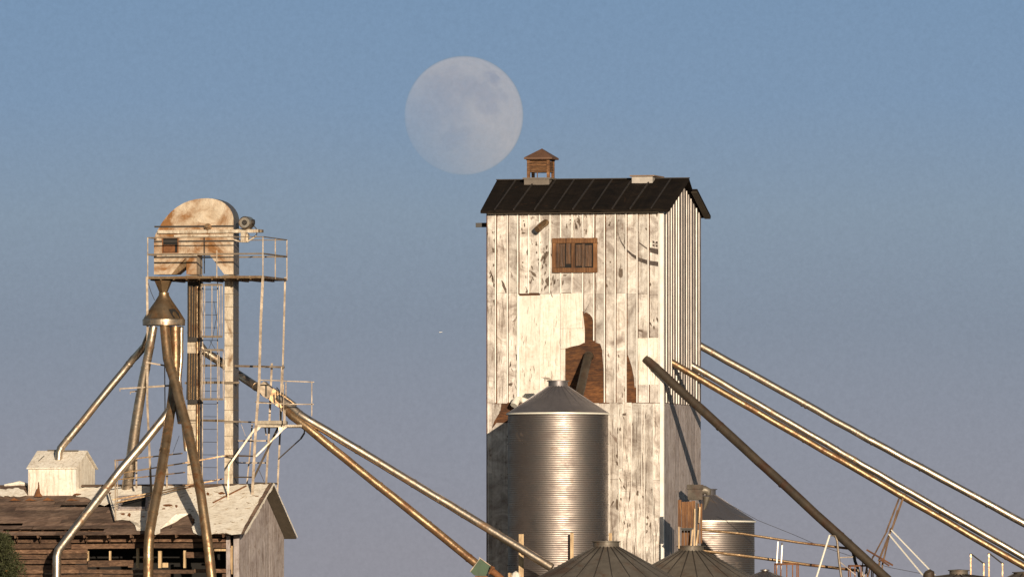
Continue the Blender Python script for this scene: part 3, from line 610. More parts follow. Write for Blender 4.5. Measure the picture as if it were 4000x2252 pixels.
for (xa, ya), (xb, yb) in zip(outl[13:22], outl[14:23]):
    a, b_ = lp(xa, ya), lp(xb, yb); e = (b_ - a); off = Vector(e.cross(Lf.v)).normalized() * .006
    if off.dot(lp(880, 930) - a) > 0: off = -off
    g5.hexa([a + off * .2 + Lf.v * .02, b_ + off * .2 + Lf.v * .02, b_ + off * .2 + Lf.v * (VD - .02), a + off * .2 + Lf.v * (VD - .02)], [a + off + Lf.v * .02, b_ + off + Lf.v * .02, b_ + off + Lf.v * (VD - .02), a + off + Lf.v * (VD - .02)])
g.add(g5, M['binroof']); head = g.build('head_housing', M['head'], leg)  # darker rim plates, shade of the right flank put into their colour
g = MB()
for x0, y0, x1, y1, d in ((603, 882, 912, 886, .02), (601, 940, 912, 943, .03), (601, 1002, 770, 1006, .03), (822, 1002, 912, 1006, .03), (796, 927, 799, 1068, .05)): lbox(g, x0, y0, x1, y1, VF - d, VF)
g.each('seam', M['blackiron'], None, head)
g = MB(); lbox(g, 615, 899, 1008, 908, VF - .12, VF - .002); lbox(g, 680, 917, 911, 923, VF - .05, VF - .002); lbox(g, 633, 989, 770, 999, VF - .04, VF - .002); g.each('angle_bar', M['casing'], None, head)
g = MB(); lbox(g, 636, 929, 695, 988, VF - .012, VF + .0); sub(g, 'inspection_opening', M['black'], head, False)
g = MB()
for q in ((634, 926, 696, 930), (634, 986, 696, 990), (633, 930, 637, 986), (693, 930, 697, 986), (639, 956, 683, 984)): lbox(g, *q, VF - .035, VF - .013)
g.each('opening_frame', M['rustiron'], None, head)
g = MB(); a = lp(815, 886); g.tube([a, a - Lf.v * .16], .13, 16); g.tube([a - Lf.v * .16, a - Lf.v * .26], .05, 10); sub(g, 'shaft_bearing', M['bronze'], head)
# diagonal chute throat, dark inner flank
g = MB(); g.prism([lp(727, 1010, VF + .06), lp(727, 1040, VF + .06), lp(690, 1071, VF + .06), lp(669, 1071, VF + .06)], Lf.v * .6); sub(g, 'discharge_throat', M['bronze'], head, False)
# rusty rain streak plates on the dome
# motor
g = MB(); a = lp(955, 869, VF - .35); g.tube([a, a + Lf.v * .06, a + Lf.v * .62, a + Lf.v * .7], [.2, .25, .25, .18], 20); mot = g.build('motor', M['steel'], leg)
g = MB(); g.tube([a - Lf.v * .05, a + Lf.v * .02], [.07, .12], 14); g.tube([a + Lf.u * .2 + Vector((0, 0, .02)) + Lf.v * .3, a + Lf.u * .32 + Vector((0, 0, .02)) + Lf.v * .3], .11, 12); g.tube([lp(990, 880, VF), lp(1003, 895, VF), lp(1003, 915, VF), lp(985, 930, VF)], .02, 8); sub(g, 'motor_fitting', M['blackiron'], mot)
g = MB(); lbox(g, 912, 896, 1012, 906, VF + .02, VF + .7); lbox(g, 1000, 896, 1022, 907, VF + .2, VF + .5); lbox(g, 924, 893, 976, 897, VF - .1, VF + .5); g.each('motor_shelf', M['angle'], leg)
g = MB(); lbox(g, 940, 909, 961, 946, VF - .1, VF + .25); lbox(g, 962, 912, 968, 944, VF, VF + .25); g.beam(lp(912, 935, VF), lp(940, 944, VF), .05); g.beam(lp(966, 944, VF), lp(1002, 921, VF), .05); g.each('gearbox', M['casing'], leg)
# casings
zs = P(800, 2252, 0).z - 6
for (xa, xb), mt in (((732, 766), 'casing'), ((877, 910), 'casing')):
    ua = Lf.f(xa, 1500, VF)[0]; ub = Lf.f(xb, 1500, VF)[0]; zt = Lf.f(xa, 1088, VF)[1]
    gc = MB(); gc.fbox(Lf, ua, ub, VF, VF + VD, 0, zt)
    g = MB(); z = zt - .1
    g.fbox(Lf, ua - .06, ub + .06, VF - .05, VF + VD + .05, zt - .02, zt + .14)
    while z > 5: g.fbox(Lf, ua - .012, ub + .012, VF - .014, VF + VD + .014, z, z + .018); z -= .5
    gc.add(g, M['angle']); g = MB(); g.fbox(Lf, ub + .001, ub + .006, VF + .02, VF + VD - .02, 0, zt - .03); gc.add(g, M['binroof']); gc.build('leg_casing', M[mt], leg, smooth=False)  # darker plate paints the shade onto each casing's right side
# brackets tying casings
g = MB()
for y in (1428, 1492, 1640, 1893):
    g.beam(lp(766, y), lp(877, y + rnd.uniform(-3, 3)), .05, .08)
g.beam(lp(735, 1640), lp(1010, 1648), .05, .06); g.beam(lp(912, 1428, VF + .3), lp(1110, 1433, VF + .3), .08, .08); g.beam(lp(722, 1495), lp(935, 1493), .06, .08)
g.each('tie_bar', M['angle'], leg)
# ladder and cages
lad = thing('caged_ladder', 'long steel ladder with two safety cages between the elevator legs', 'ladder', lp(820, 1890, VF - .3) * 1.0)
VL = VF - .25
g = MB(); g.beam(lp(792, 1075, VL), lp(791, 1893, VL), .035, .05); g.beam(lp(850, 1075, VL), lp(849, 1893, VL), .035, .05); g.each('rail', M['angle'], lad)
g = MB(); y = 1080
while y < 1885: g.tube([lp(792, y, VL), lp(849, y + .5, VL)], .011, 6); y += 49.6
g.each('rung', M['blackiron'], lad, smooth=True)
def cage(ya, yb, xs_front, x0, x1):
    g = MB()
    for y in (ya, yb) if yb - ya < 150 else (ya, yb):
        g.beam(lp(x0, y, VL), lp(x0, y, VL - .6), .02, .08); g.beam(lp(x0, y, VL - .6), lp(x1, y, VL - .6), .02, .08, Vector((0, 0, 1))); g.beam(lp(x1, y, VL - .6), lp(x1, y, VL), .02, .08)
    for x in xs_front: g.beam(lp(x, ya, VL - .6), lp(x + rnd.uniform(-2, 2), yb, VL - .6), .03, .02)
    for x in (x0, x1):
        for vv_ in (VL - .55, VL - .3): g.beam(lp(x, ya, vv_), lp(x, yb, vv_), .03, .02)
    g.build('safety_cage', M['angle'], lad, smooth=False)
cage(1112, 1314, (800, 828, 858), 786, 868); cage(1366, 1558, (798, 824, 856), 786, 872)
g = MB()                                              # conduits and small pipes between left casing and ladder
for x, r_ in ((741, .03), (752, .022), (762, .022), (772, .02), (782, .02)):
    g.tube([lp(x, 1112 + rnd.uniform(-8, 8), VF - .12), lp(x + rnd.uniform(-3, 3), 1315, VF - .12)], r_, 8); g.tube([lp(x - 2, 1378, VF - .12), lp(x - 6 + rnd.uniform(-2, 4), 1565, VF - .12)], r_, 8)
g.tube([lp(771, 1090, VF - .1), lp(771, 1890, VF - .1)], .045, 10); g.tube([lp(779, 1090, VF - .16), lp(779, 1890, VF - .16)], .02, 8)
g.each('conduit', M['bronze'], leg, smooth=True)
g = MB()
for x in (737, 746, 757, 767, 777):
    g.tube([lp(x, 1120, VF - .10), lp(x, 1318, VF - .10)], .034, 8); g.tube([lp(x - 2, 1378, VF - .10), lp(x - 6, 1560, VF - .10)], .034, 8)
for y, h in ((1100, 18), (1318, 14), (1560, 16)): lbox(g, 735, y, 786, y + h, VF - .16, VF - .02)
g.each('cable_clamp', M['blackiron'], leg)
g = MB(); g.tube([lp(835, 1175, VL + .1), lp(846, 1240, VL + .1), lp(828, 1330, VL + .1), lp(800, 1400, VL + .1), lp(796, 1500, VL + .1)], .010, 6); g.tube([lp(820, 1330, VL + .1), lp(845, 1370, VL + .1)], .010, 6); g.each('slack_cable', M['blackiron'], leg, smooth=True)

# service platform
plat = thing('service_platform', 'railed steel platform around the elevator head on tall thin posts', 'platform', Lf.w(-2.3, 1.85, 0))
PD = 3.7; zp = Lf.f(1027, 1078, 0)[1]; ul = Lf.f(577, 1078, 0)[0]
g = MB(); g.fbox(Lf, ul, 0, 0, .06, zp - .075, zp + .02); g.fbox(Lf, ul, 0, PD - .06, PD, zp - .075, zp + .02); g.fbox(Lf, ul, ul + .06, .06, PD - .06, zp - .075, zp + .02); g.fbox(Lf, -.06, 0, .06, PD - .06, zp - .075, zp + .02)
g.fbox(Lf, ul + .06, -.06, .06, PD - .06, zp - .06, zp - .03)
for i in range(1, 9): g.fbox(Lf, ul + (-ul) * i / 9 - .03, ul + (-ul) * i / 9 + .03, .06, PD - .06, zp - .12, zp - .061)
g.build('deck', M['bronze'], plat, smooth=False)
zr1 = Lf.f(1027, 924, 0)[1]; zr2 = Lf.f(1027, 990, 0)[1]
g = MB()
for z in (zr1, zr2):
    h = .035 if z == zr1 else .06
    ue = ul if z == zr1 else ul
    g.beam(Lf.w(ul - .03, 0, z), Lf.w(0.03, 0, z), .035, h); g.beam(Lf.w(0, 0, z), Lf.w(0, PD, z), .035, h); g.beam(Lf.w(ul, 0, z), Lf.w(ul, PD, z), .035, h); g.beam(Lf.w(ul, PD, z), Lf.w(0, PD, z), .035, h)
g.each('railing', M['angle'], plat)
g = MB()
for u_, v_ in ((ul, 0), (0, 0), (0, 1.9), (0, PD), (ul, PD), (ul * .5, PD), (Lf.f(847, 1000, 0)[0], 0)):
    if (u_, v_) == (ul, PD) : continue
    g.beam(Lf.w(u_, v_, zp - .05), Lf.w(u_, v_, zr1 if u_ != Lf.f(847, 1000, 0)[0] else zr1 - .5), .045)
g.each('rail_post', M['angle'], plat)
def post(pts, wd=.075, name='support_post', parent=plat, mat='angle'):
    g = MB(); W_ = [P(*p) if not isinstance(p, Vector) else p for p in pts]; g.lbeam(W_, wd)
    return g.build(name, M[mat], parent, smooth=False)
yb0 = -1.2; yb1 = 2.4
p0 = Vector((0, Lf.w(ul, 0, 0).y - YO, 0))
post([(574, 1080, p0.y), (577, 1300, p0.y), (575, 1560, p0.y - .05), (590, 1905, p0.y - .1), (596, 2080, p0.y - .1)], .085)
post([(1027, 1082, -1.2), (1019, 1250, -1.2), (1012, 1500, -1.2), (998, 1690, -1.2), (984, 1960, -1.2), (980, 2100, -1.2)], .10)
post([(1114, 1082, 2.4), (1107, 1350, 2.4), (1103, 1500, 2.4), (1092, 1730, 2.4), (1082, 1950, 2.4), (1080, 2200, 2.4)], .07)
post([(1062, 1418, .6), (1057, 1540, .6), (1050, 1700, .6), (1040, 1885, .6), (1036, 2100, .6)], .08)
post([(985, 1655, .9), (975, 1780, .9), (965, 1885, .9), (964, 2040, .9)], .055)
# cross bars between posts
g = MB()
for a, b_ in (((930, 1720, .9), (1045, 1720, .9)), ((930, 1806, .9), (1040, 1806, .9)), ((910, 1777, .4), (990, 1780, -.8)), ((912, 1862, .6), (985, 1862, -.8)), ((1055, 1885, .6), (1082, 1888, 2.3)), ((1000, 1569, -1.2), (1055, 1573, .6)), ((990, 1884, -.8), (1082, 1886, 2.2)), ((1005, 1428, -1.2), (1110, 1434, 2.3)), ((960, 1720, .9), (995, 1722, -.6))): g.beam(P(*a), P(*b_), .045, .05)
g.each('cross_bar', M['angle'], plat)
g = MB()
for a, b_, w_ in ( ((1086, 1669, .6), (990, 1868, -1.1), .06), ((1189, 1670, 1), (1189, 1690, 1), .05), ((1189, 1690, 1), (1175, 1712, 1.2), .05), ((1175, 1712, 1.2), (1089, 1790, 2.3), .035), ((935, 1635, .6), (962, 1710, .6), .015), ((1010, 1830, 0), (1032, 1880, .6), .015), ((700, 1700, 0), (672, 1775, 0), .015), ((1034, 1660, .6), (1040, 1700, .6), .05)): g.beam(P(*a), P(*b_), w_)
g.each('diagonal_brace', M['angle'], plat)
g = MB()
for a, b_, w_ in (((999, 1669, -1.2), (894, 1818, -1.15), .07), ((894, 1818, -1.15), (889, 2030, -1.3), .06), ((1114, 1666, -1.0), (999, 1781, -1.25), .06)): g.beam(P(*a), P(*b_), w_)
g.each('diagonal_brace', M['casing'], plat)
g = MB(); g.tube([P(577, 1100, 0), P(590, 1140, 0), P(604, 1172, .1)], .012, 6); g.build('guy_wire', M['blackiron'], plat)
# lower landing
land = thing('landing_platform', 'small railed landing holding the spout valve on the right', 'platform', P(1100, 1660, .5))
Ld = Frame(1195, -1.6, 13.5); zl = P(1100, 1650, 0).z
def db(mb, x0, y0, x1, y1, Y0, Y1):
    a, b_ = P(x0, y0, Y0), P(x1, y1, Y0); Y0 += YO; Y1 += YO; mb.hexa([Vector((a.x, Y0, b_.z)), Vector((b_.x, Y0 - .45, b_.z)), Vector((b_.x, Y0 - .45, a.z)), Vector((a.x, Y0, a.z))], [Vector((a.x + .3, Y1, b_.z)), Vector((b_.x + .05, Y1 - .45, b_.z)), Vector((b_.x + .05, Y1 - .45, a.z)), Vector((a.x + .3, Y1, a.z))])
g = MB(); db(g, 1001, 1642, 1117, 1656, -.5, 1.2); db(g, 1001, 1658, 1180, 1667, -.45, 1.2); g.build('deck', M['casing'], land, smooth=False)
g = MB()
for a, b_ in (((1016, 1483, -1.1), (1110, 1486, -1.1)), ((1110, 1487, -1.1), (1227, 1491, -1.1)), ((1002, 1572, -1.1), (1110, 1576, -1.1)), ((1110, 1577, -1.1), (1226, 1578, -1.1)), ((1218, 1492, -1.1), (1218, 1625, -1.1)), ((1117, 1492, -1.1), (1117, 1555, -1.1)), ((1100, 1432, -1.1), (1096, 1540, -1.1)), ((1107, 1500, -1.15), (1108, 1656, -1.15)), ((1094, 1590, -.5), (1094, 1640, -.5)), ((1113, 1600, -.5), (1113, 1655, -.5))): g.beam(P(*a), P(*b_), .04)
g.each('railing', M['angle'], land)
g = MB(); g.prism([P(1087, 1667, -.9), P(1122, 1667, -.9), P(1090, 1690, -.9)], Vector((0, .03, 0))); g.prism([P(1001, 1667, -.9), P(1020, 1667, -.9), P(1003, 1684, -.9)], Vector((0, .03, 0))); g.each('gusset', M['casing'], land)

# distributor
dc = P(640, 1270, .15); zd = lambda y: P(640, y, .15).z
dist = thing('distributor', 'cone-shaped rusty metal distributor hanging under the elevator head', 'distributor', Vector((dc.x, dc.y, zd(1272))))
g = MB(); g.lathe((dc.x - .02, dc.y), [(.14, zd(1148)), (.16, zd(1142)), (.36, zd(1096))], 6, False, .3); g.build('hopper', M['bronze'], dist, smooth=False)
g = MB(); g.fbox(Lf, *(sorted((Lf.f(594, 1090, VF)[0], Lf.f(686, 1090, VF)[0]))), VF - .25, VF + .6, Lf.f(640, 1096, VF)[1], Lf.f(640, 1082, VF)[1]); g.build('flange', M['blackiron'], dist, smooth=False)
g = MB(); g.lathe((dc.x, dc.y), [(.20, zd(1142)), (.20, zd(1152)), (.34, zd(1175)), (.62, zd(1215)), (.80, zd(1245))], 40, False)
cn = g.build('cone', M['bronze'], dist)
g = MB(); g.lathe((dc.x, dc.y), [(.80, zd(1245)), (.83, zd(1248)), (.82, zd(1270)), (.3, zd(1272)), (.05, zd(1272))], 40, False); sub(g, 'rim', M['steel'], cn)
g = MB(); 
def cpt(x, y):                                        # point just off the cone surface
    z = zd(y); k = (y - 1215) / 30 * .18 + .62; dx = P(x, y, 0).x - dc.x; return Vector((dc.x + dx, dc.y - math.sqrt(max(.0, k * k - dx * dx)) - .02, z))
g.prism([cpt(660, 1208), cpt(683, 1206), cpt(697, 1222), cpt(706, 1243), cpt(680, 1244), cpt(668, 1226)], Vector((0, .015, 0))); sub(g, 'access_hole', M['black'], cn, False)

GS = 'spouts fanning out below the distributor'
dY = .15
spout('thick spout dropping left of the distributor onto the shed ridge', [(600, 1274, -.2), (590, 1330, -.2), (560, 1480, .1), (530, 1660, .4), (508, 1830, .7), (492, 1925, 1.0)], [.16, .165, .18, .205, .215, .215], 'steel', (.12, .25), GS)
spout('spout slanting down left from the distributor into the white rooftop hut', [(590, 1290, .7), (565, 1352, 1.5), (520, 1402, 1.8), (262, 1718, 1.9), (240, 1745, 1.95), (231, 1765, 1.95), (229, 1795, 1.95)], .145, 'steel', (.3, .86, .93), GS)
spout('rusty spout passing in front of the leg to the bottom of the picture', [(643, 1274, -.4), (655, 1400, -.8), (680, 1480, -1.2), (706, 1580, -1.7), (735, 1682, -2.3), (760, 1800, -3.0), (785, 1930, -3.7), (812, 2120, -4.3), (832, 2300, -4.5)], .19, 'bronze', (.16, .4, .62, .86), GS)
spout('brown spout dropping over the shed eave with a bright vertical lower end', [(684, 1274, -.1), (686, 1420, -.1), (676, 1540, -.3), (664, 1620, -.7), (648, 1728, -1.5), (622, 1884, -2.6), (598, 2000, -3.3), (585, 2075, -3.7), (580, 2140, -3.8), (578, 2350, -3.8)], .195, 'bronze', (.1, .45, .7, .8, .86), GS)
spout('long elbowed spout crossing the shed roof to the lower left', [(664, 1600, -.6), (640, 1632, -.7), (549, 1744, -1.0), (456, 1852, -1.3), (400, 1925, -1.6), (228, 2148, -2.5), (222, 2175, -2.6), (221, 2350, -2.6)], .17, 'steel', (.22, .5, .7, .84), GS)
spout('bright upright spout at the right of the group below the distributor', [(708, 1274, .4), (707, 1400, .4), (700, 1480, .35), (712, 1600, .4), (728, 1760, .5)], .09, 'steel', (.2, .5), GS)
spout('bright straight spout in the middle of the group below the distributor', [(671, 1274, .25), (668, 1360, .2), (674, 1440, .0), (690, 1560, -.4), (705, 1650, -.8)], .12, 'steel', (.3, .6), GS)
# right-going main spout through legs, valve, split
spout('fat spout passing behind the elevator legs down to the split valve', [(778, 1345, 2.3), (800, 1372, 2.3), (850, 1405, 2.2), (930, 1462, 2.0), (1000, 1508, .9), (1042, 1535, .1)], .165, 'steel', (.25, .78, .95), 'spouts reaching from the leg to the bins')
vlv = thing('spout_valve', 'boxy metal two-way valve where the long spout splits', 'valve', P(1060, 1590, -.1))
g = MB(); g.prism([P(x, y, -.25) for x, y in ((1008, 1506), (1030, 1488), (1042, 1500), (1072, 1524), (1072, 1555), (1060, 1548), (1043, 1556), (1028, 1548), (1006, 1520))], Vector((.1, .55, 0))); g.build('inlet_box', M['angle'], vlv, smooth=False)
g = MB(); g.prism([P(x, y, -.3) for x, y in ((1066, 1515), (1100, 1536), (1150, 1575), (1140, 1598), (1112, 1592), (1092, 1593), (1050, 1560))], Vector((.1, .6, 0))); g.build('divider_box', M['bronze'], vlv, smooth=False)
g = MB(); g.beam(P(1040, 1500, -.32), P(1040, 1545, -.32), .05, .05); g.beam(P(1070, 1540, -.34), P(1074, 1580, -.34), .05, .05); g.tube([P(1080, 1512, -.3), P(1090, 1522, -.3), P(1088, 1535, -.3)], .02, 8); g.build('valve_handle', M['blackiron'], vlv, smooth=False)
GB = 'spouts reaching from the leg to the bins'
spout('long bright spout from the valve down across the white tower foot', [(1085, 1550, -.2), (1140, 1592, -.4), (1175, 1622, -.6), (1420, 1768, -.9), (1800, 1998, -1.5), (2156, 2216, -2.3)], .165, 'steel', (.04, .09, .3, .5, .68, .8, .9), GB)
spout('lower dull spout running beneath the long bright one to the green box', [(1112, 1590, -.3), (1140, 1622, -.5), (1200, 1668, -.7), (1382, 1817, -.9), (1700, 2070, -1.3), (1862, 2202, -1.6)], .165, 'bronze', (.03, .25, .5, .75, .96), GB)
# green box and junk at its end
grb = thing('spout_inlet_box', 'green painted steel box at the end of the dull spout', 'inlet box', P(1880, 2240, -1.6))
a = [P(x, y, -2.0) for x, y in ((1873, 2178), (1917, 2210), (1895, 2252), (1852, 2244), (1836, 2229))]
g = MB(); g.prism(a, Vector((0, .7, 0))); g.build('box', M['green'], grb, smooth=False)
g = MB(); g.beam(P(1836, 2231, -2.05), P(1875, 2178, -2.05), .03, .03); g.beam(P(1872, 2175, -2.03), P(1917, 2208, -2.03), .03, .03); g.build('flange', M['angle'], grb, smooth=False)
g = MB(); g.tube([P(1915, 2225, -2.2), P(1935, 2238, -2.2), P(1980, 2275, -2.2)], [.14, .13, .12], 12); g.tube([P(1910, 2240, -2.3), P(1922, 2214, -2.3), P(1932, 2216, -2.3)], [.04, .09, .03], 10); g.beam(P(1855, 2250, -2.2), P(1905, 2250, -2.2), .08, .05); g.build('auger_tube', M['rustiron'], grb)
wc = thing('roof_fitting', 'small pointed white fitting beside the leftmost wooden stake', 'fitting', P(2015, 2300, -2.2))
g = MB(); c0 = P(2015, 2260, -2.2); g.lathe((c0.x, c0.y), [(.19, c0.z - .3), (.19, c0.z + .12), (.12, c0.z + .25), (.02, c0.z + .31)], 8, False); g.build('cap', M['white'], wc, smooth=False)
g = MB(); g.beam(P(1989, 2235, -2.2), P(1989, 2290, -2.2), .08, .08); g.beam(P(1996, 2236, -2.2), P(1996, 2290, -2.2), .03, .08); g.each('bracket', M['lumber'], wc)
YO = 0.0
# lumber stakes
for x, yt, Y, wd, lb in ((2036, 2084, -4.6, .19, 'leftmost and widest upright wooden stake before the tall steel bin'), (2234, 2079, -4.5, .13, 'middle upright wooden stake before the tall steel bin'), (2384, 2080, -4.3, .12, 'short wooden stake top just above the dark cone roof')):
    g = MB(); a = P(x, yt, Y); q = Vector((a.x, Y, 0)); g.beam(q, a, wd, .1); g.build('wooden_stake', M['lumber'], None, lb, 'stake', 'wooden stakes before the bins', smooth=False)

# hutch beside the tower over the ribbed cone
ht = thing('wooden_hutch', 'narrow brown plank hutch with legs against the tower side', 'hutch', P(2695, 2140, -2.9))
HY = -3.2
def hb(mb, x0, y0, x1, y1, Y0, Y1):
    a, b_ = P(x0, y0, Y0), P(x1, y1, Y0); mb.hexa([Vector((a.x, Y0, b_.z)), Vector((b_.x, Y0, b_.z)), Vector((b_.x, Y0, a.z)), Vector((a.x, Y0, a.z))], [Vector((a.x, Y1, b_.z)), Vector((b_.x, Y1, b_.z)), Vector((b_.x, Y1, a.z)), Vector((a.x, Y1, a.z))])
g = MB()
for x0, x1, ya, yb in ((2648, 2661, 1950, 2056), (2663, 2683, 1958, 2060), (2684.5, 2702, 1957, 2060), (2702.5, 2716, 1954, 2062)): hb(g, x0, ya, x1, yb, HY - rnd.random() * .03, HY + .08)
for x0, x1 in ((2663, 2672), (2674, 2684), (2686, 2697)): hb(g, x0, 2068, x1, 2130, HY + .3, HY + .36)
for x0, x1 in ((2725, 2731), (2736, 2743)): hb(g, x0, 1965, x1, 2120, HY + .1, HY + .2)
g.each('plank_panel', M['woodv'], ht)
g = MB()
for a, b_ in (((2652, 2055), (2652, 2140)), ((2706, 2066), (2699, 2130)), ((2714, 1985), (2712, 2130)), ((2728, 2068), (2720, 2128)), ((2734, 1978), (2731, 2040))): g.beam(P(*a, HY - .1), P(*b_, HY - .1), .06, .05)
g.each('leg', M['lumber'], ht)
g = MB(); hb(g, 2660, 2060, 2706, 2066, HY - .15, HY + .4); hb(g, 2718, 1962, 2725, 2120, HY, HY + .15); hb(g, 2664, 2066, 2704, 2070, HY - .1, HY + .3); g.each('shelf', M['blackiron'], ht)
eb = thing('square_duct', 'dull brown sheet metal duct box above the wooden hutch', 'duct', P(2717, 1960, 3.5))
g = MB(); hb(g, 2684, 1891, 2748, 1908, 1.2, 2.0); hb(g, 2687, 1908, 2744, 1950, 1.25, 2.0); g.build('box', M['darkspout'], eb, smooth=False)
g = MB(); g.tube([P(2738, 1914, 1.5), P(2752, 1913, 1.5), P(2766, 1918, 1.5), P(2768, 1932, 1.5)], [.17, .19, .16, .1], 14); g.tube([P(2760, 1938, 1.5), P(2757, 1965, 1.5), P(2750, 1990, 1.5)], [.16, .09, .03], 10); g.build('elbow', M['oldroof'], eb)

# ================================================================== right-hand odds
GR = 'long handrails running right from the tower'
for lb, a, b_, r_ in (('upper long thin handrail running right from behind the hutch', [(2735, 2066, -3), (2900, 2083, -3), (3120, 2117, -3), (3330, 2142, -3)], 0, .05), ('lower long thin handrail running right across the steel bin', [(2735, 2148, -3), (2930, 2172, -3), (3150, 2203, -3), (3350, 2226, -3)], 0, .06)):
    g = MB(); g.tube([P(*p) for p in a], r_, 10); g.build('handrail', M['bronze'], None, lb, 'handrail', GR)
wr = [P(2850, 1968, 8), P(2960, 2030, 8), P(3095, 2084, 8), P(3190, 2125, 7), P(3370, 2185, 6), P(3480, 2215, 6), P(3620, 2242, 6)]
g = MB(); g.tube(wr, .010, 6); g.build('cable', M['blackiron'], None, 'thin sagging black wire from the steel bin roof to the right', 'cable')
af = thing('pipe_stand', 'bright pale A-shaped pipe frame near the handrails', 'frame', P(3250, 2252, -5))
g = MB(); g.tube([P(3175, 2300, -5.2), P(3190, 2250, -5.2), P(3224, 2140, -5.2), P(3241, 2087, -5.2)], .038, 10); g.each('leg', M['white'], af, smooth=True)
g = MB(); g.tube([P(3242, 2090, -5.2), P(3262, 2091, -5.1), P(3270, 2110, -5.1), P(3278, 2190, -5), P(3293, 2300, -5)], [.02, .03, .045, .05, .05], 10); g.each('leg', M['angle'], af, smooth=True)
g = MB(); g.beam(P(3275, 2176, -5), P(3332, 2173, -5), .04); g.beam(P(3282, 2193, -5), P(3345, 2245, -5), .025); g.each('cross_bar', M['angle'], af)
def cage2(x0, x1, yt, Y, lb):
    o = thing('ladder_cage', lb, 'ladder cage', P((x0 + x1) / 2, yt + 80, Y), 'rusty ladder cages at the bottom right')
    g = MB(); cx_ = P((x0 + x1) / 2, yt, Y); rad = (x1 - x0) / 200
    for y in (yt + 3, yt + 95):
        z = P(x0, y, Y).z; n_ = 14; pp = [Vector((cx_.x + rad * math.cos(math.pi * k / n_), Y - rad * .8 * math.sin(math.pi * k / n_), z)) for k in range(n_ + 1)]
        for a, b_ in zip(pp, pp[1:]): g.beam(a, b_, .02, .07)
        g.beam(pp[0], pp[-1], .03, .06)
    g.build('hoop', M['rustiron'], o, smooth=False)
    g = MB(); zt_ = P(x0, yt, Y).z
    for k in range(7):
        q = Vector((cx_.x + rad * math.cos(math.pi * k / 6), Y - rad * .8 * math.sin(math.pi * k / 6), zt_)); g.beam(q - Vector((0, 0, 2.4)), q, .045, .02, Vector((0, 1, 0)))
    g.each('upright', M['rustiron'], o)
    return o
o = cage2(3027, 3118, 2198, -4.5, 'left rusty ladder cage below the paired white posts')
g = MB(); g.beam(P(3029, 2300, -4.6), P(3039, 2113, -4.6), .045); g.beam(P(3046, 2300, -4.6), P(3056, 2121, -4.6), .045); g.each('side_rail', M['white'], o)
g = MB(); hb(g, 3052, 2117, 3058, 2126, -4.68, -4.63); g.build('rail_cap', M['blackiron'], o, smooth=False)
o = cage2(3315, 3410, 2205, -3.5, 'right rusty ladder cage behind the thick dark spout')
g = MB()
for a, b_ in (((3370, 2178), (3368, 2300)), ((3345, 2290), (3390, 2225)), ((3350, 2222), (3395, 2290)), ((3425, 2232), (3425, 2300)), ((3388, 2195), (3380, 2240))): g.beam(P(*a, -3.6), P(*b_, -3.6), .045)
g.each('side_rail', M['angle'], o)
g = MB(); g.tube([P(3318, 2108, -3.2), P(3330, 2140, -3.3), P(3340, 2190, -3.4), P(3352, 2220, -3.5), P(3362, 2300, -3.5)], [.09, .07, .06, .05, .05], 12); g.build('drop_pipe', M['blackiron'], None, 'black curved pipe hanging under the thick dark spout', 'pipe')
st = thing('spout_trestle', 'leaning timber trestle propping the paired spouts', 'trestle', P(3430, 2252, .5))
g = MB()
for a, b_, w_, m_ in (((3512, 1945, .4), (3462, 2075, .4), .07, 0), ((3527, 1945, .5), (3480, 2075, .5), .08, 0), ((3466, 2070, .4), (3410, 2175, .4), .06, 0), ((3478, 2075, .4), (3432, 2190, .4), .08, 0), ((3480, 2060, .6), (3448, 2200, .6), .07, 0), ((3505, 1990, .45), (3484, 2060, .45), .04, 0), ((3410, 2170, .4), (3380, 2290, .4), .06, 0), ((3437, 2185, .4), (3420, 2290, .4), .07, 0), ((3448, 2195, .5), (3440, 2290, .5), .06, 0)): g.beam(P(*a), P(*b_), w_)
g.each('timber', wood('trestle_timber', (0.27, 0.165, 0.09), (0.14, 0.08, 0.042), 'z'), st)
g = MB(); g.beam(P(3482, 2068, .3), P(3652, 2244, -.5), .045); g.beam(P(3472, 2084, .3), P(3605, 2244, -.5), .045); g.each('stay_rod', M['white'], st)
g = MB(); g.beam(P(3385, 2145, .3), P(3488, 2206, .3), .07); g.beam(P(3440, 2185, .2), P(3474, 2208, .2), .06); g.each('cross_timber', M['wood'], st)
for (xa, ya, xb, yb), lb in (((3792, 2162, 3845, 2198), 'left rusty handrail hoop on the flat bin top'), ((3863, 2160, 3918, 2198), 'right rusty handrail hoop on the flat bin top')):
    o = thing('roof_handrail', lb, 'handrail', P((xa + xb) / 2, 2245, -6), 'handrail hoops on the bin top')
    g = MB(); g.beam(P(xa, ya, -6.2), P(xa, 2250, -6.2), .055); g.beam(P(xb - 2, yb, -6.2), P(xb - 2, 2252, -6.2), .05); g.each('post', M['bronze'], o)
    g = MB(); g.tube([P(xa - 5, ya, -6.2), P(xa + 4, ya + 1, -6.2), P(xb - 6, yb - 2, -6.2), P(xb + 3, yb + 1, -6.2)], .028, 8); g.each('rail', M['blackiron'], o, smooth=True)

YO = -4.0
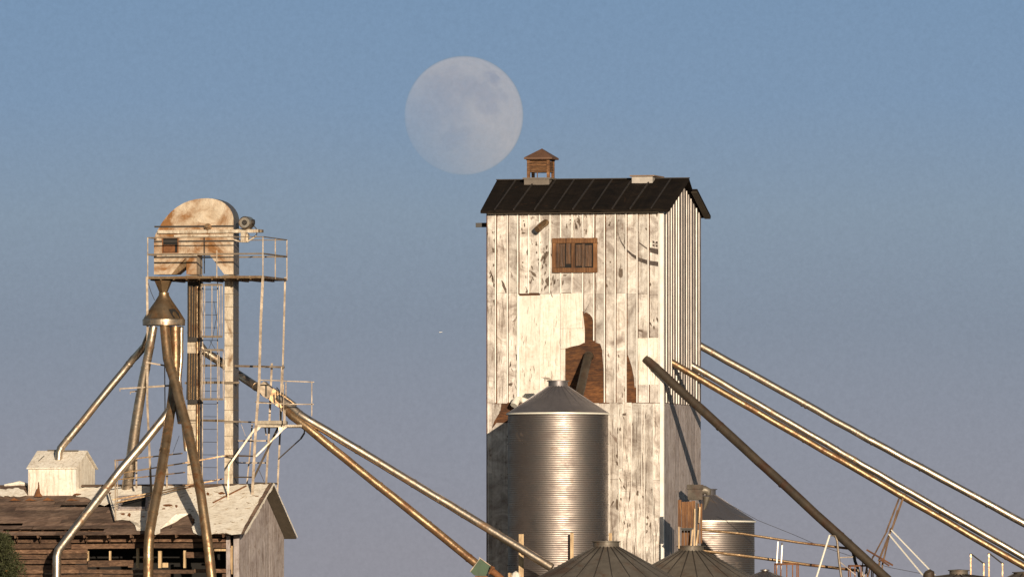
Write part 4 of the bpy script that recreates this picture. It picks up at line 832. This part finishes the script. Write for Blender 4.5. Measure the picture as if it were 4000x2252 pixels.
# ================================================================== SHED
Sf = Frame(935, -3.0, 18.0); SD = 5.3; OV = .75; SL = -16.0
shed = thing('old_shed', 'long tumbledown plank shed with torn white roofing', 'shed', Sf.w(SL / 2, SD / 2, 0))
vr = SD / 2; zrd = Sf.f(1052, 1889, vr)[1]; zev = Sf.f(945, 2083, -OV)[1]
slope = Vector(Sf.v * (vr + OV) + Vector((0, 0, zrd - zev))).normalized(); nrm = Sf.u.cross(slope).normalized()
if nrm.z < 0: nrm = -nrm
ridge0 = Sf.w(0, vr, zrd)
def sp_(x, y, off=0.0):                                # point on front slope
    return hitp(x, y, ridge0 + nrm * off, nrm)
def zs_(v): return zev + (zrd - zev) * (v + OV) / (vr + OV)
# deck planks on both slopes
g = MB(); rw = random.Random(5); v = -OV; 
while v < vr - .02:
    wv_ = rw.uniform(.17, .24); v2 = min(v + wv_ - .012, vr); u = SL
    while u < .45:
        ln = rw.uniform(1.6, 4.2); u2 = min(u + ln, .45)
        miss = rw.random() < (.07 if u < -4 else .0)
        if not miss:
            j = rw.uniform(-.012, .012); tw = rw.uniform(-.03, .03) if rw.random() < .3 else 0; dz = nrm * (j + .0)
            q = [Sf.w(u, v + rw.uniform(-.01, .01), zs_(v)), Sf.w(u2 - .02, v + tw * .3, zs_(v)), Sf.w(u2 - .02, v2 + tw * .3, zs_(v2)), Sf.w(u, v2, zs_(v2))]
            q = [q[0] + dz, q[1] + dz + nrm * abs(tw), q[2] + dz + nrm * abs(tw) * .3, q[3] + dz]
            g.hexa(q, [p - nrm * .025 for p in q])
        u = u2
    v += wv_
deckp = g.build('roof', M['deck'], shed, smooth=False)
g = MB(); vb_ = SD + .12; zb_ = zev - .06
q = [Sf.w(SL, vr, zrd + .02), Sf.w(.47, vr, zrd + .02), Sf.w(.47, vb_, zb_), Sf.w(SL, vb_, zb_)]; g.hexa(q, [p - Vector((0, 0, .07)) for p in q]); sub(g, 'back_roof', M['soffit'], deckp, False)
def jag(poly, amp, step=14, seed=1):
    rj = random.Random(seed); o_ = []
    for (xa, ya), (xb, yb) in zip(poly, poly[1:] + poly[:1]):
        L_ = math.hypot(xb - xa, yb - ya); k = max(1, int(L_ / step))
        for i in range(k): t_ = i / k; o_.append((xa + (xb - xa) * t_ + (rj.uniform(-amp, amp) if i else 0), ya + (yb - ya) * t_ + (rj.uniform(-amp, amp) if i else 0)))
    return o_
cover = [(1049, 1890), (960, 1893), (880, 1897), (790, 1909), (700, 1896), (520, 1899), (365, 1903), (297, 1906), (297, 1936), (343, 1944), (381, 1966), (407, 1974), (430, 1963), (437, 2000), (445, 2027), (505, 2031), (528, 2050), (534, 2071), (562, 2071), (590, 2078), (606, 2087), (626, 2080), (626, 2065), (670, 2045), (718, 2014), (743, 2003), (763, 2040), (749, 2059), (756, 2080), (780, 2090), (812, 2087), (868, 2080), (905, 2087), (942, 2083), (967, 2034), (1000, 1975), (1024, 1934)]
def scov(mb, poly, off, th_=.02): mb.prism([sp_(x, y, off + .0) for x, y in poly], nrm * th_)
g = MB(); scov(g, jag(cover, 2.6), .035); sub(g, 'torn_roofing', M['felt'], deckp, False)
g = MB(); scov(g, jag([(-20, 1912), (50, 1909), (72, 1905), (92, 1912), (108, 1935), (60, 1938), (-20, 1936)], 3, 10, 4), .04)
g.tube([Sf.w(-9.6, vr, zrd), Sf.w(-9.2, vr + .05, zrd + .12), Sf.w(-8.95, vr, zrd + .02)], [.08, .16, .06], 10); g.tube([Sf.w(-10.6, vr, zrd), Sf.w(-10.0, vr + .05, zrd + .08), Sf.w(-9.6, vr, zrd + .02)], [.05, .1, .05], 8)
g.each('ridge_scrap', M['felt'], None, deckp)
g = MB()                                              # lifted roofing flaps
for q, lift in (([(505, 2031), (562, 2071), (540, 2052)], .12), ([(626, 2065), (743, 2003), (690, 2022)], .16), ([(749, 2059), (790, 2088), (812, 2087), (770, 2055)], .14)):
    a = [sp_(*p, .06) for p in q]; a = [p + nrm * (lift if i == len(a) - 1 else 0) for i, p in enumerate(a)]; g.prism(a, nrm * .015)
g.each('lifted_flap', M['felt'], None, deckp)
g = MB()                                              # rust tears
for cx_, cy_, a_, b2_ in ((655, 1972, 30, 7), (688, 1975, 9, 8), (812, 1927, 12, 8), (866, 1925, 22, 7), (480, 2005, 18, 6), (505, 2010, 12, 9), (755, 2030, 9, 8), (1003, 1936, 14, 3), (640, 1985, 14, 4), (560, 2016, 16, 3), (430, 1925, 9, 5), (300, 1930, 30, 6), (925, 1985, 5, 3)):
    rj = random.Random(cx_); scov(g, [(cx_ + a_ * .75 * rj.uniform(.5, 1) * math.cos(k * .7), cy_ + b2_ * rj.uniform(.4, 1) * math.sin(k * .7)) for k in range(9)], .058, .004)
g.prism([sp_(x, y, .06) for x, y in ((830, 1962), (833, 1964), (964, 1898), (962, 1895))], nrm * .03)
sub(g, 'rust_tear', M['rustiron'], deckp, False)
g = MB(); rj = random.Random(2)                        # brown slivers drawn as creases in the roofing
for i in range(70):
    x, y = rj.uniform(560, 1000), rj.uniform(1905, 2080)
    if x > 1049 - (y - 1890) * .55 or (x < 745 and y > 1995): continue
    a, l = rj.uniform(-.9, .4), rj.uniform(6, 26); scov(g, [(x, y), (x + l * .5, y - l * math.sin(-a) * .5 + 1.6), (x + l, y + l * math.sin(a)), (x + l * .5, y + l * math.sin(a) * .45 - .6)], .056, .012)
sub(g, 'crease', plain('crease_brown', (0.34, 0.25, 0.16), .9), deckp, False)
# skylight hatch
g = MB()
for q in ([(458, 1942), (572, 1934), (572, 1944), (464, 1950)], [(462, 1984), (572, 1984), (572, 1992), (458, 1992)], [(458, 1992), (466, 1992), (490, 1944), (482, 1942)], [(568, 1992), (576, 1992), (580, 1940), (572, 1938)]): scov(g, q, .06, .08)
hat = sub(g, 'skylight', M['gable'], deckp, False)
g = MB(); scov(g, [(480, 1950), (572, 1944), (570, 1984), (470, 1984)], .06, .01); 
g2 = g; g2.build('skylight_opening', M['black'], shed, smooth=False)
# walls: horizontal planks with gaps and an opening band
zwt = zev + .02; z_op1 = Sf.f(600, 2153)[1]; z_op0 = Sf.f(600, 2214)[1]; uo0, uo1 = Sf.f(343, 2180)[0], Sf.f(905, 2180)[0]
g = MB(); z = zwt + .2
while z > 0:
    h = rw.uniform(.17, .26); z0 = z - h + rw.uniform(.012, .035); u = SL
    inband = not (z < z_op0 + .02 or z0 > z_op1 - .02)
    while u < -.35:
        u2 = min(u + rw.uniform(1.2, 3.8), -.32)
        segs = [(u, u2)]
        if inband:
            segs = []
            if u < uo0: segs.append((u, min(u2, uo0)))
            elif rw.random() < .0: segs.append((u, u2))
        for a, b_ in segs:
            if b_ - a < .05 or rw.random() < .03: continue
            t1, t2 = rw.uniform(-.02, .02), rw.uniform(-.02, .02); dv = rw.uniform(-.02, .01)
            g.hexa([Sf.w(a, dv, z0 + t1), Sf.w(b_ - .015, dv, z0 + t2), Sf.w(b_ - .015, dv - rw.uniform(0, .02), z + t2 - .012), Sf.w(a, dv, z + t1 - .012)], [Sf.w(a, dv + .03, z0 + t1), Sf.w(b_ - .015, dv + .03, z0 + t2), Sf.w(b_ - .015, dv + .03, z + t2 - .012), Sf.w(a, dv + .03, z + t1 - .012)])
        u = u2
    z -= h
# partial planks around the openings
def sb(mb, x0, y0, x1, y1, v0, v1): ua_, za_ = Sf.f(x0, y0, v0); ub_, zb_2 = Sf.f(x1, y1, v0); mb.fbox(Sf, ua_, ub_, v0, v1, zb_2, za_)
sb(g, 343, 2187, 430, 2212, -.02, .01); sb(g, 428, 2186, 521, 2209, -.03, .0); sb(g, 727, 2154, 800, 2176, -.02, .01); sb(g, 500, 2190, 522, 2214, -.05, -.03)
wl = g.build('wall', M['siding'], shed, smooth=False)
g = MB()
for x0, x1, ya, yb in ((426, 432, 2150, 2190), (532, 541, 2120, 2216), (618, 629, 2150, 2216), (716, 724, 2148, 2216), (340, 345, 2150, 2190), (897, 908, 2130, 2240)): sb(g, x0, ya, x1, yb, .05, .15)
for x0, x1, ya, yb in ((634, 656, 2196, 2214), (838, 905, 2130, 2137), (838, 900, 2142, 2150)): sb(g, x0, ya, x1, yb, .02, .06)
g.each('stud', M['lumber'], None, wl)
g = MB()                                              # rafter tails at the eave
for k in range(15):
    u = -.4 - k * .95; a = Sf.w(u, -.02, zs_(0) - .18); b_ = Sf.w(u + rw.uniform(-.03, .03), -OV + .02, zs_(-OV) - .08); g.beam(b_, a + Sf.v * .3, .06, .12)
    if 3 < k: g.beam(Sf.w(u + .03, -OV * .6, zs_(-OV) - .1), Sf.w(u - .12, -.06, zs_(-OV) - .33), .035, .05)
g.each('rafter_tail', M['siding'], None, deckp)
g = MB(); g.fbox(Sf, SL, -.3, 2.4, 2.42, 0, zev + .8); g.build('dark_backing', M['black'], shed, smooth=False)  # added black sheet standing in for the shed's unlit interior
# gable end: boards
g = MB(); nb = 9
for i in range(nb):
    v0, v1 = SD * i / nb + .006, SD * (i + 1) / nb - .006; zt = lambda v: zs_(v) - .1 if v <= vr else zrd - (zrd - zb_) * (v - vr) / (vb_ - vr) - .1
    pts_ = [Sf.w(0.0 + rw.uniform(-.006, .006), v0, 0), Sf.w(0, v1, 0), Sf.w(0, v1, zt(v1)), Sf.w(0, v0, zt(v0))]
    if v0 < vr < v1: pts_.insert(3, Sf.w(0, vr, zt(vr)))
    g.prism(pts_, -Sf.u * .03)
g.build('gable_wall', M['gable'], shed, smooth=False)
g = MB(); g.fbox(Sf, -.22, .01, -.035, .0, 0, zev - .0); g.fbox(Sf, -.52, -.36, -.03, .0, zev - 2.3, zev - .05); g.each('corner_board', M['gable'], shed)
g = MB()                                              # ragged white rake edge
for i in range(14):
    a = i / 14; b_ = (i + 1) / 14; pa = Sf.w(.49, vr - (vr + OV) * a, zrd - (zrd - zev) * a); pb = Sf.w(.49, vr - (vr + OV) * b_, zrd - (zrd - zev) * b_)
    d1, d2 = rw.uniform(.02, .10), rw.uniform(.02, .1); g.prism([pa + nrm * .05, pb + nrm * .05, pb - nrm * d2, pa - nrm * d1], Sf.u * .012)
for i in range(14):
    a = i / 14; b_ = (i + 1) / 14; pa = Sf.w(.50, vr + (vb_ - vr) * a, zrd - (zrd - zb_) * a + .03); pb = Sf.w(.50, vr + (vb_ - vr) * b_, zrd - (zrd - zb_) * b_ + .03); g.prism([pa, pb, pb - Vector((0, 0, rw.uniform(.04, .1))), pa - Vector((0, 0, rw.uniform(.04, .1)))], Sf.u * .012)
sub(g, 'rake_trim', M['felt'], deckp, False)
# rooftop hut
Hf = Frame(295, 1.15, 18.0); HD = 2.25
hut = thing('rooftop_hut', 'small white gabled hut on the shed ridge fed by a spout', 'hut', Hf.w(-1, HD / 2, P(300, 1940, 1.15).z - .5))
zh = Hf.f(295, 1826)[1]; zhr = Hf.f(334, 1762, HD / 2)[1]; hl = Hf.f(110, 1880)[0]; zb0_ = Hf.f(200, 1990)[1]
g = MB(); g.prism([Hf.w(0, 0, zb0_), Hf.w(0, 0, zh), Hf.w(0, HD / 2, zhr - .06), Hf.w(0, HD, zh), Hf.w(0, HD, zb0_)], Hf.u * hl); g.build('wall', M['hut'], hut, smooth=False)
g = MB()
for s_ in (0, 1):
    va_ = -.08 if s_ == 0 else HD + .1; q = [Hf.w(hl - .04, va_, zh - .03), Hf.w(.09, va_, zh - .03), Hf.w(.09, HD / 2, zhr), Hf.w(hl - .04 + (.0), HD / 2, zhr)]; g.hexa(q, [p + Vector((0, 0, .04)) for p in q])
rf_ = g.build('roof', M['hut'], hut, smooth=False)
g = MB(); g.beam(Hf.w(-.9, HD / 2 - .1, zhr + .03), Hf.w(-.25, HD / 2 - .1, zhr + .03), .04, .05); g.beam(Hf.w(hl + .4, HD / 2, zhr + .05), Hf.w(hl + .9, HD / 2, zhr + .05), .1, .05); g.beam(Hf.w(hl + .3, .35, zh + .28), Hf.w(hl + .45, .6, zh + .5), .03, .02); g.beam(Hf.w(hl + 1.0, .5, zh + .42), Hf.w(hl + 1.08, .6, zh + .5), .04, .03); g.each('roof_batten', M['oldroof'], None, rf_)
g = MB(); g.fbox(Hf, -.035, .02, -.02, .03, zb0_, zh - .05); g.build('corner_trim', M['rib'], hut, smooth=False)
# rusty debris around hut
g = MB()
for x, y, l, k in ((150, 1930, .35, .35), (152, 1922, .1, .5), (120, 1945, .5, .1), (190, 1945, .5, .12), (285, 1945, .6, .08), (60, 1945, .5, .1)):
    a = sp_(x, y + 8, .08); g.prism([a + Sf.u * (-l / 2), a + Sf.u * (l / 2), a + Sf.u * (l * .1) + Vector((0, 0, k * .5)), a + Sf.u * (-l * .1) + Vector((0, 0, k))], Sf.v * .05)
g.each('torn_flashing', M['rustiron'], None, deckp)

# catwalk rail at ridge
cw = thing('catwalk_railing', 'thin three-bar catwalk railing along the shed roof behind the spouts', 'railing', P(600, 1900, 0))
g = MB()
for pl_, r_ in ((((447, 1797, -.9), (530, 1789, -.5), (605, 1781, -.2), (712, 1769, .4)), .028), (((462, 1848, -.9), (600, 1826, -.3), (723, 1806, .3), (881, 1778, .3), (990, 1780, -.6)), .028), (((460, 1871, -.9), (600, 1857, -.3), (722, 1843, .3)), .025), (((440, 1950, -1.4), (600, 1922, -.9), (723, 1895, .1), (790, 1884, .3), (872, 1868, .5)), .028), (((452, 1962, -1.3), (600, 1930, -.8), (760, 1897, .2)), .025)):
    g.lbeam([P(*a) for a in pl_], r_ * 1.8)
g.each('rail', M['bronze'], cw)
g = MB()
for a, b_, w_ in (((451, 1795, -.9), (451, 2032, -1.6), .07), ((460, 1797, -.9), (458, 1990, -1.3), .03), ((533, 1790, 0), (533, 1905, 0), .07), ((652, 1790, .4), (652, 1905, .4), .07), ((643, 1400, .5), (645, 1640, .4), .04), ((655, 1840, .4), (652, 1902, .4), .05)): g.beam(P(*a), P(*b_), w_)
g.each('post', M['angle'], cw)
g = MB()
for a, b_, w_ in (((468, 1517, .0), (572, 1511, 0), .05), ((572, 1511, -.2), (660, 1505, -.2), .07), ((509, 1530, .5), (560, 1522, .5), .05), ((570, 1414, -.2), (652, 1428, -.2), .06)): g.beam(P(*a), P(*b_), w_)
g.beam(P(468, 1516, 0), P(469, 1528, 0), .03); g.beam(P(509, 1527, .5), P(509, 1538, .5), .03); g.each('spout_bracket', M['angle'], plat)

# ================================================================== TREE at lower left
tr_ = thing('conifer_tree', 'dark green bushy conifer at the lower left corner', 'tree', Vector((P(-2, 2200, -9).x, -13, 0)))
bx_, by_ = P(-2, 2200, -9).x, -13.0; ztop = P(30, 2078, -9).z
g = MB(); g.tube([Vector((bx_, by_, 0)), Vector((bx_ + .05, by_, 3)), Vector((bx_ + .1, by_, ztop - .6))], [.22, .16, .04], 10); tk = g.build('trunk', M['bark'], tr_)
g = MB(); g3 = MB(); gb = MB(); rt = random.Random(11)
for i in range(300):
    f_ = rt.random() ** 0.8; z = 1.2 + (ztop - 1.35) * f_; rad = (1.05 * (1 - (max(0, f_ - .5) / .5) ** 2.2) + .12) * rt.uniform(.55, 1.08); a = rt.uniform(0, 6.283)
    tip = Vector((bx_ + .08 + rad * math.cos(a), by_ + rad * math.sin(a), z + rad * .15)); root = Vector((bx_ + .08, by_, z - rad * .2)); gb.tube([root, tip], [.02, .006], 4)
    for j in range(70):
        t_ = rt.uniform(.35, 1.0); c_ = root.lerp(tip, t_) + Vector((rt.gauss(0, .09), rt.gauss(0, .09), rt.gauss(0, .08))); d = Vector((rt.gauss(0, 1) + math.cos(a), rt.gauss(0, 1) + math.sin(a), rt.gauss(0, 1) + .5)).normalized(); s2 = d.cross(Vector((rt.gauss(0, 1), rt.gauss(0, 1), rt.gauss(0, 1)))).normalized() * rt.uniform(.015, .03); l = rt.uniform(.08, .18)
        (g3 if rt.random() < .5 and i % 14 == 0 else g).poly([c_ - s2, c_ + s2, c_ + d * l])
for mb_, nm, mt in ((g, 'crown', 'needle'), (g3, 'dry_needles', 'dryneedle')):
    me = bpy.data.meshes.new(nm); me.from_pydata([p - tr_.location for p in mb_.v], [], mb_.f); me.materials.append(M[mt]); ob = bpy.data.objects.new(nm, me); C.objects.link(ob); ob.parent = tr_
gb.build('branch', M['bark'], tr_)
